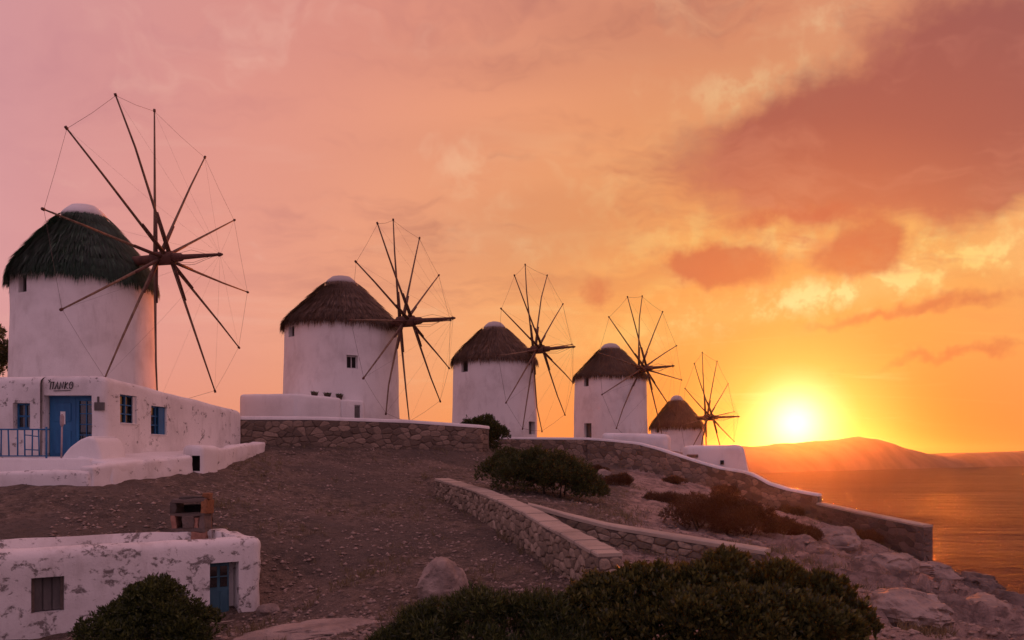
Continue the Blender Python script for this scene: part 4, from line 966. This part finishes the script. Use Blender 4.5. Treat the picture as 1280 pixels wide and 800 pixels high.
tree((-29.6, 42, 1.2), 'dark tree standing beyond the green-roofed windmill', 9)

# ------------------------------------------------------------------ loose rocks
def rock(name, loc, size, label, seed, sub=4, rough=.28, mat='boulder', group=None, cat='rock', flat=1.0):
    bm = bmesh.new(); bmesh.ops.create_icosphere(bm, subdivisions=sub, radius=1)
    s = Vector((seed * 3.1, seed * 1.7, 0))
    for v in bm.verts:
        k = 1 + rough * noise.fractal(v.co * 1.1 + s, 1, 2, 5) + rough * .35 * (noise.cell(v.co * 1.6 + s) - .5)
        c = v.co * k; c.z = max(c.z, -.6) * flat
        v.co = Vector((c.x * size[0], c.y * size[1], c.z * size[2]))
    me = bm_mesh(name, bm, M[mat], True); shade_auto(me, 38)
    o = link(name, me, None, label, cat, group); o.location = loc; o.rotation_euler = (0, 0, seed * .7); return o
p = G(556, 742, 16); rock('rock', (p.x, p.y, hz(p.x, p.y) + .16), (.6, .52, .56), 'rounded pale rock on the gravel behind the spiky bush', 2, 5, .2)
p = G(415, 790, 14.0); rock('rock_ledge', (p.x, p.y, hz(p.x, p.y) + .0), (1.6, .62, .2), 'flat pale rock ledge crossing the foot of the gravel slope', 5, 5, .22, flat=.8)
for i, (px, py, d, s, lb) in enumerate([(1185, 712, 33, (1.1, .9, .7), 'shore boulder directly below the squared end of the seaward wall'), (1215, 722, 31, (1.3, 1.0, .8), 'large dark shore boulder beside the sea, next to the wall-end boulder'),
        (1262, 736, 28, (1.6, 1.1, .85), 'largest dark shore boulder overhanging the water'), (1150, 735, 24, (1.0, .6, .4), 'flat slab of pale rock below the seaward wall'), (1105, 716, 22, (.9, .6, .4), 'pale rock slab close to the dense foreground bush'),
        (1230, 765, 18, (1.2, .7, .38), 'broad pale bedrock slab facing the largest shore boulder'), (1130, 770, 14.5, (.8, .6, .35), 'tilted pale rock at the seaward edge of the foreground bush'), (1040, 690, 25, (.8, .6, .5), 'pinkish rock lump between dry bushes and seaward wall')]):
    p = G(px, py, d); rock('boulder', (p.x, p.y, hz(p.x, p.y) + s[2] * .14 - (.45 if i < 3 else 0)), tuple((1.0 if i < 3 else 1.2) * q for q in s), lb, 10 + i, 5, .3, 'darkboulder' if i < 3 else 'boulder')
for i, (px, py, d, s, lb) in enumerate([(755, 598, 39, (.5, .4, .4), 'pinkish rock on the slope above the dry scrub'), (640, 566, 45.5, (.6, .4, .35), 'rock at the foot of the ridge wall beside the round bush'), (335, 765, 17.2, (.25, .2, .16), 'small stone by the storehouse corner'), (568, 567, 39.2, (.25, .2, .2), 'small stone at the retaining wall foot between two tufts')]):
    p = G(px, py, d); rock('rock', (p.x, p.y, hz(p.x, p.y) + s[2] * .15), s, lb, 30 + i, 3, .25)
# gravel strewn over the slope
def gravel(n, seed):
    rg = np.random.default_rng(seed)
    base = np.array([(1, 0, 0), (-1, 0, 0), (0, 1, 0), (0, -1, 0), (0, 0, 1), (0, 0, -1)], float)
    fc = np.array([(0, 2, 4), (2, 1, 4), (1, 3, 4), (3, 0, 4), (2, 0, 5), (1, 2, 5), (3, 1, 5), (0, 3, 5)])
    V = []; Fc = []
    while len(V) < n:
        y = 12 + 28 * rg.random() ** 1.6; px = rg.uniform(60, 1270); x = (px - 640) / F * y
        if x < -11.5 and y > 22: continue
        if min((wall_pts[:, 0] - x) ** 2 + (wall_pts[:, 1] - y) ** 2) < .1: continue
        q = FR; r_ = Vector((x, y, 0)) - FR
        if -.1 < r_.dot(bd) < 2.95 and r_.dot(fd) > -.1: continue
        if noise.noise(Vector((x * .5, y * .5, 4))) < rg.uniform(-.6, .25): continue
        s = .018 + .07 * rg.random() ** 3
        sc_ = np.array([rg.uniform(.7, 1.5), rg.uniform(.7, 1.5), rg.uniform(.4, .8)]) * s
        a = rg.uniform(0, 6.28); rot = np.array([[math.cos(a), -math.sin(a), 0], [math.sin(a), math.cos(a), 0], [0, 0, 1]])
        v = (base * rg.uniform(.7, 1.2, (6, 1)) * sc_) @ rot.T + np.array([x, y, hz(x, y) + s * .15])
        Fc.append(fc + 6 * len(V)); V.append(v)
    M['gravel'] = leaf_like = simple('gravel_stone', (0.16, 0.115, 0.09), (0.42, 0.31, 0.25), 3.0, .93, bs=0)
    link('gravel', mesh_np('gravel', np.concatenate(V), np.concatenate(Fc), M['gravel'], False), None, 'loose gravel strewn over the earth slope', 'gravel', kind='stuff')
gravel(15000, 3)

# dry grass along wall feet and in patches on the slope
def dry_grass(n, seed):
    rg = np.random.default_rng(seed); P = []
    for nm in ('terrace', 'track', 'swoop', 'branch', 'seaward'):
        Q = resample(WALLS[nm], .16); Nn = seg_normals(Q)
        for p, q in zip(Q, Nn):
            if noise.noise(Vector((p[0] * .9, p[1] * .9, 2))) > rg.uniform(-.1, .5):
                o = .32 + abs(rg.normal(0, .22)); P.append((p[0] + q[0] * o, p[1] + q[1] * o))
    while len(P) < n:
        y = 12.5 + 30 * rg.random() ** 1.4; x = (rg.uniform(250, 1200) - 640) / F * y; r_ = Vector((x, y, 0)) - FR
        if (x < -11.5 and y > 22) or (-.1 < r_.dot(bd) < 2.95 and r_.dot(fd) > -.1): continue
        if noise.noise(Vector((x * .45, y * .45, 14))) < rg.uniform(.0, .55): continue
        P.append((x, y))
    C = np.array([(x, y, hz(x, y) - .02) for x, y in P])
    D = np.tile(np.array([0, 0, 1.0]), (len(C), 1))
    C = np.repeat(C, 3, 0) + rg.normal(0, .045, (len(C) * 3, 3)) * np.array([1, 1, 0]); D = np.repeat(D, 3, 0)
    V, Fc = leaves(C, D, rg, .17, .014, 4, .38)
    link('dry_grass', mesh_np('dry_grass', V, Fc, M['grass'], False), None, 'thin dry grass along wall feet and on the slope', 'grass', kind='stuff')
dry_grass(1500, 8)

# ------------------------------------------------------------------ air
hm = bpy.data.materials.new('haze_air'); hm.use_nodes = True; nt = hm.node_tree; nt.nodes.clear()
pv = nt.nodes.new('ShaderNodeVolumePrincipled'); pv.inputs['Color'].default_value = (0.95, 0.86, 0.80, 1); pv.inputs['Density'].default_value = HAZE_DENSITY; pv.inputs['Anisotropy'].default_value = HAZE_G
out = nt.nodes.new('ShaderNodeOutputMaterial'); nt.links.new(pv.outputs[0], out.inputs['Volume'])
bm = bmesh.new(); box_bm(bm, Vector((0, 1200, 15)), (5600, 3200, 62))
link('haze', bm_mesh('haze', bm, hm), None, 'thin warm haze over the bay', 'haze', kind='stuff')
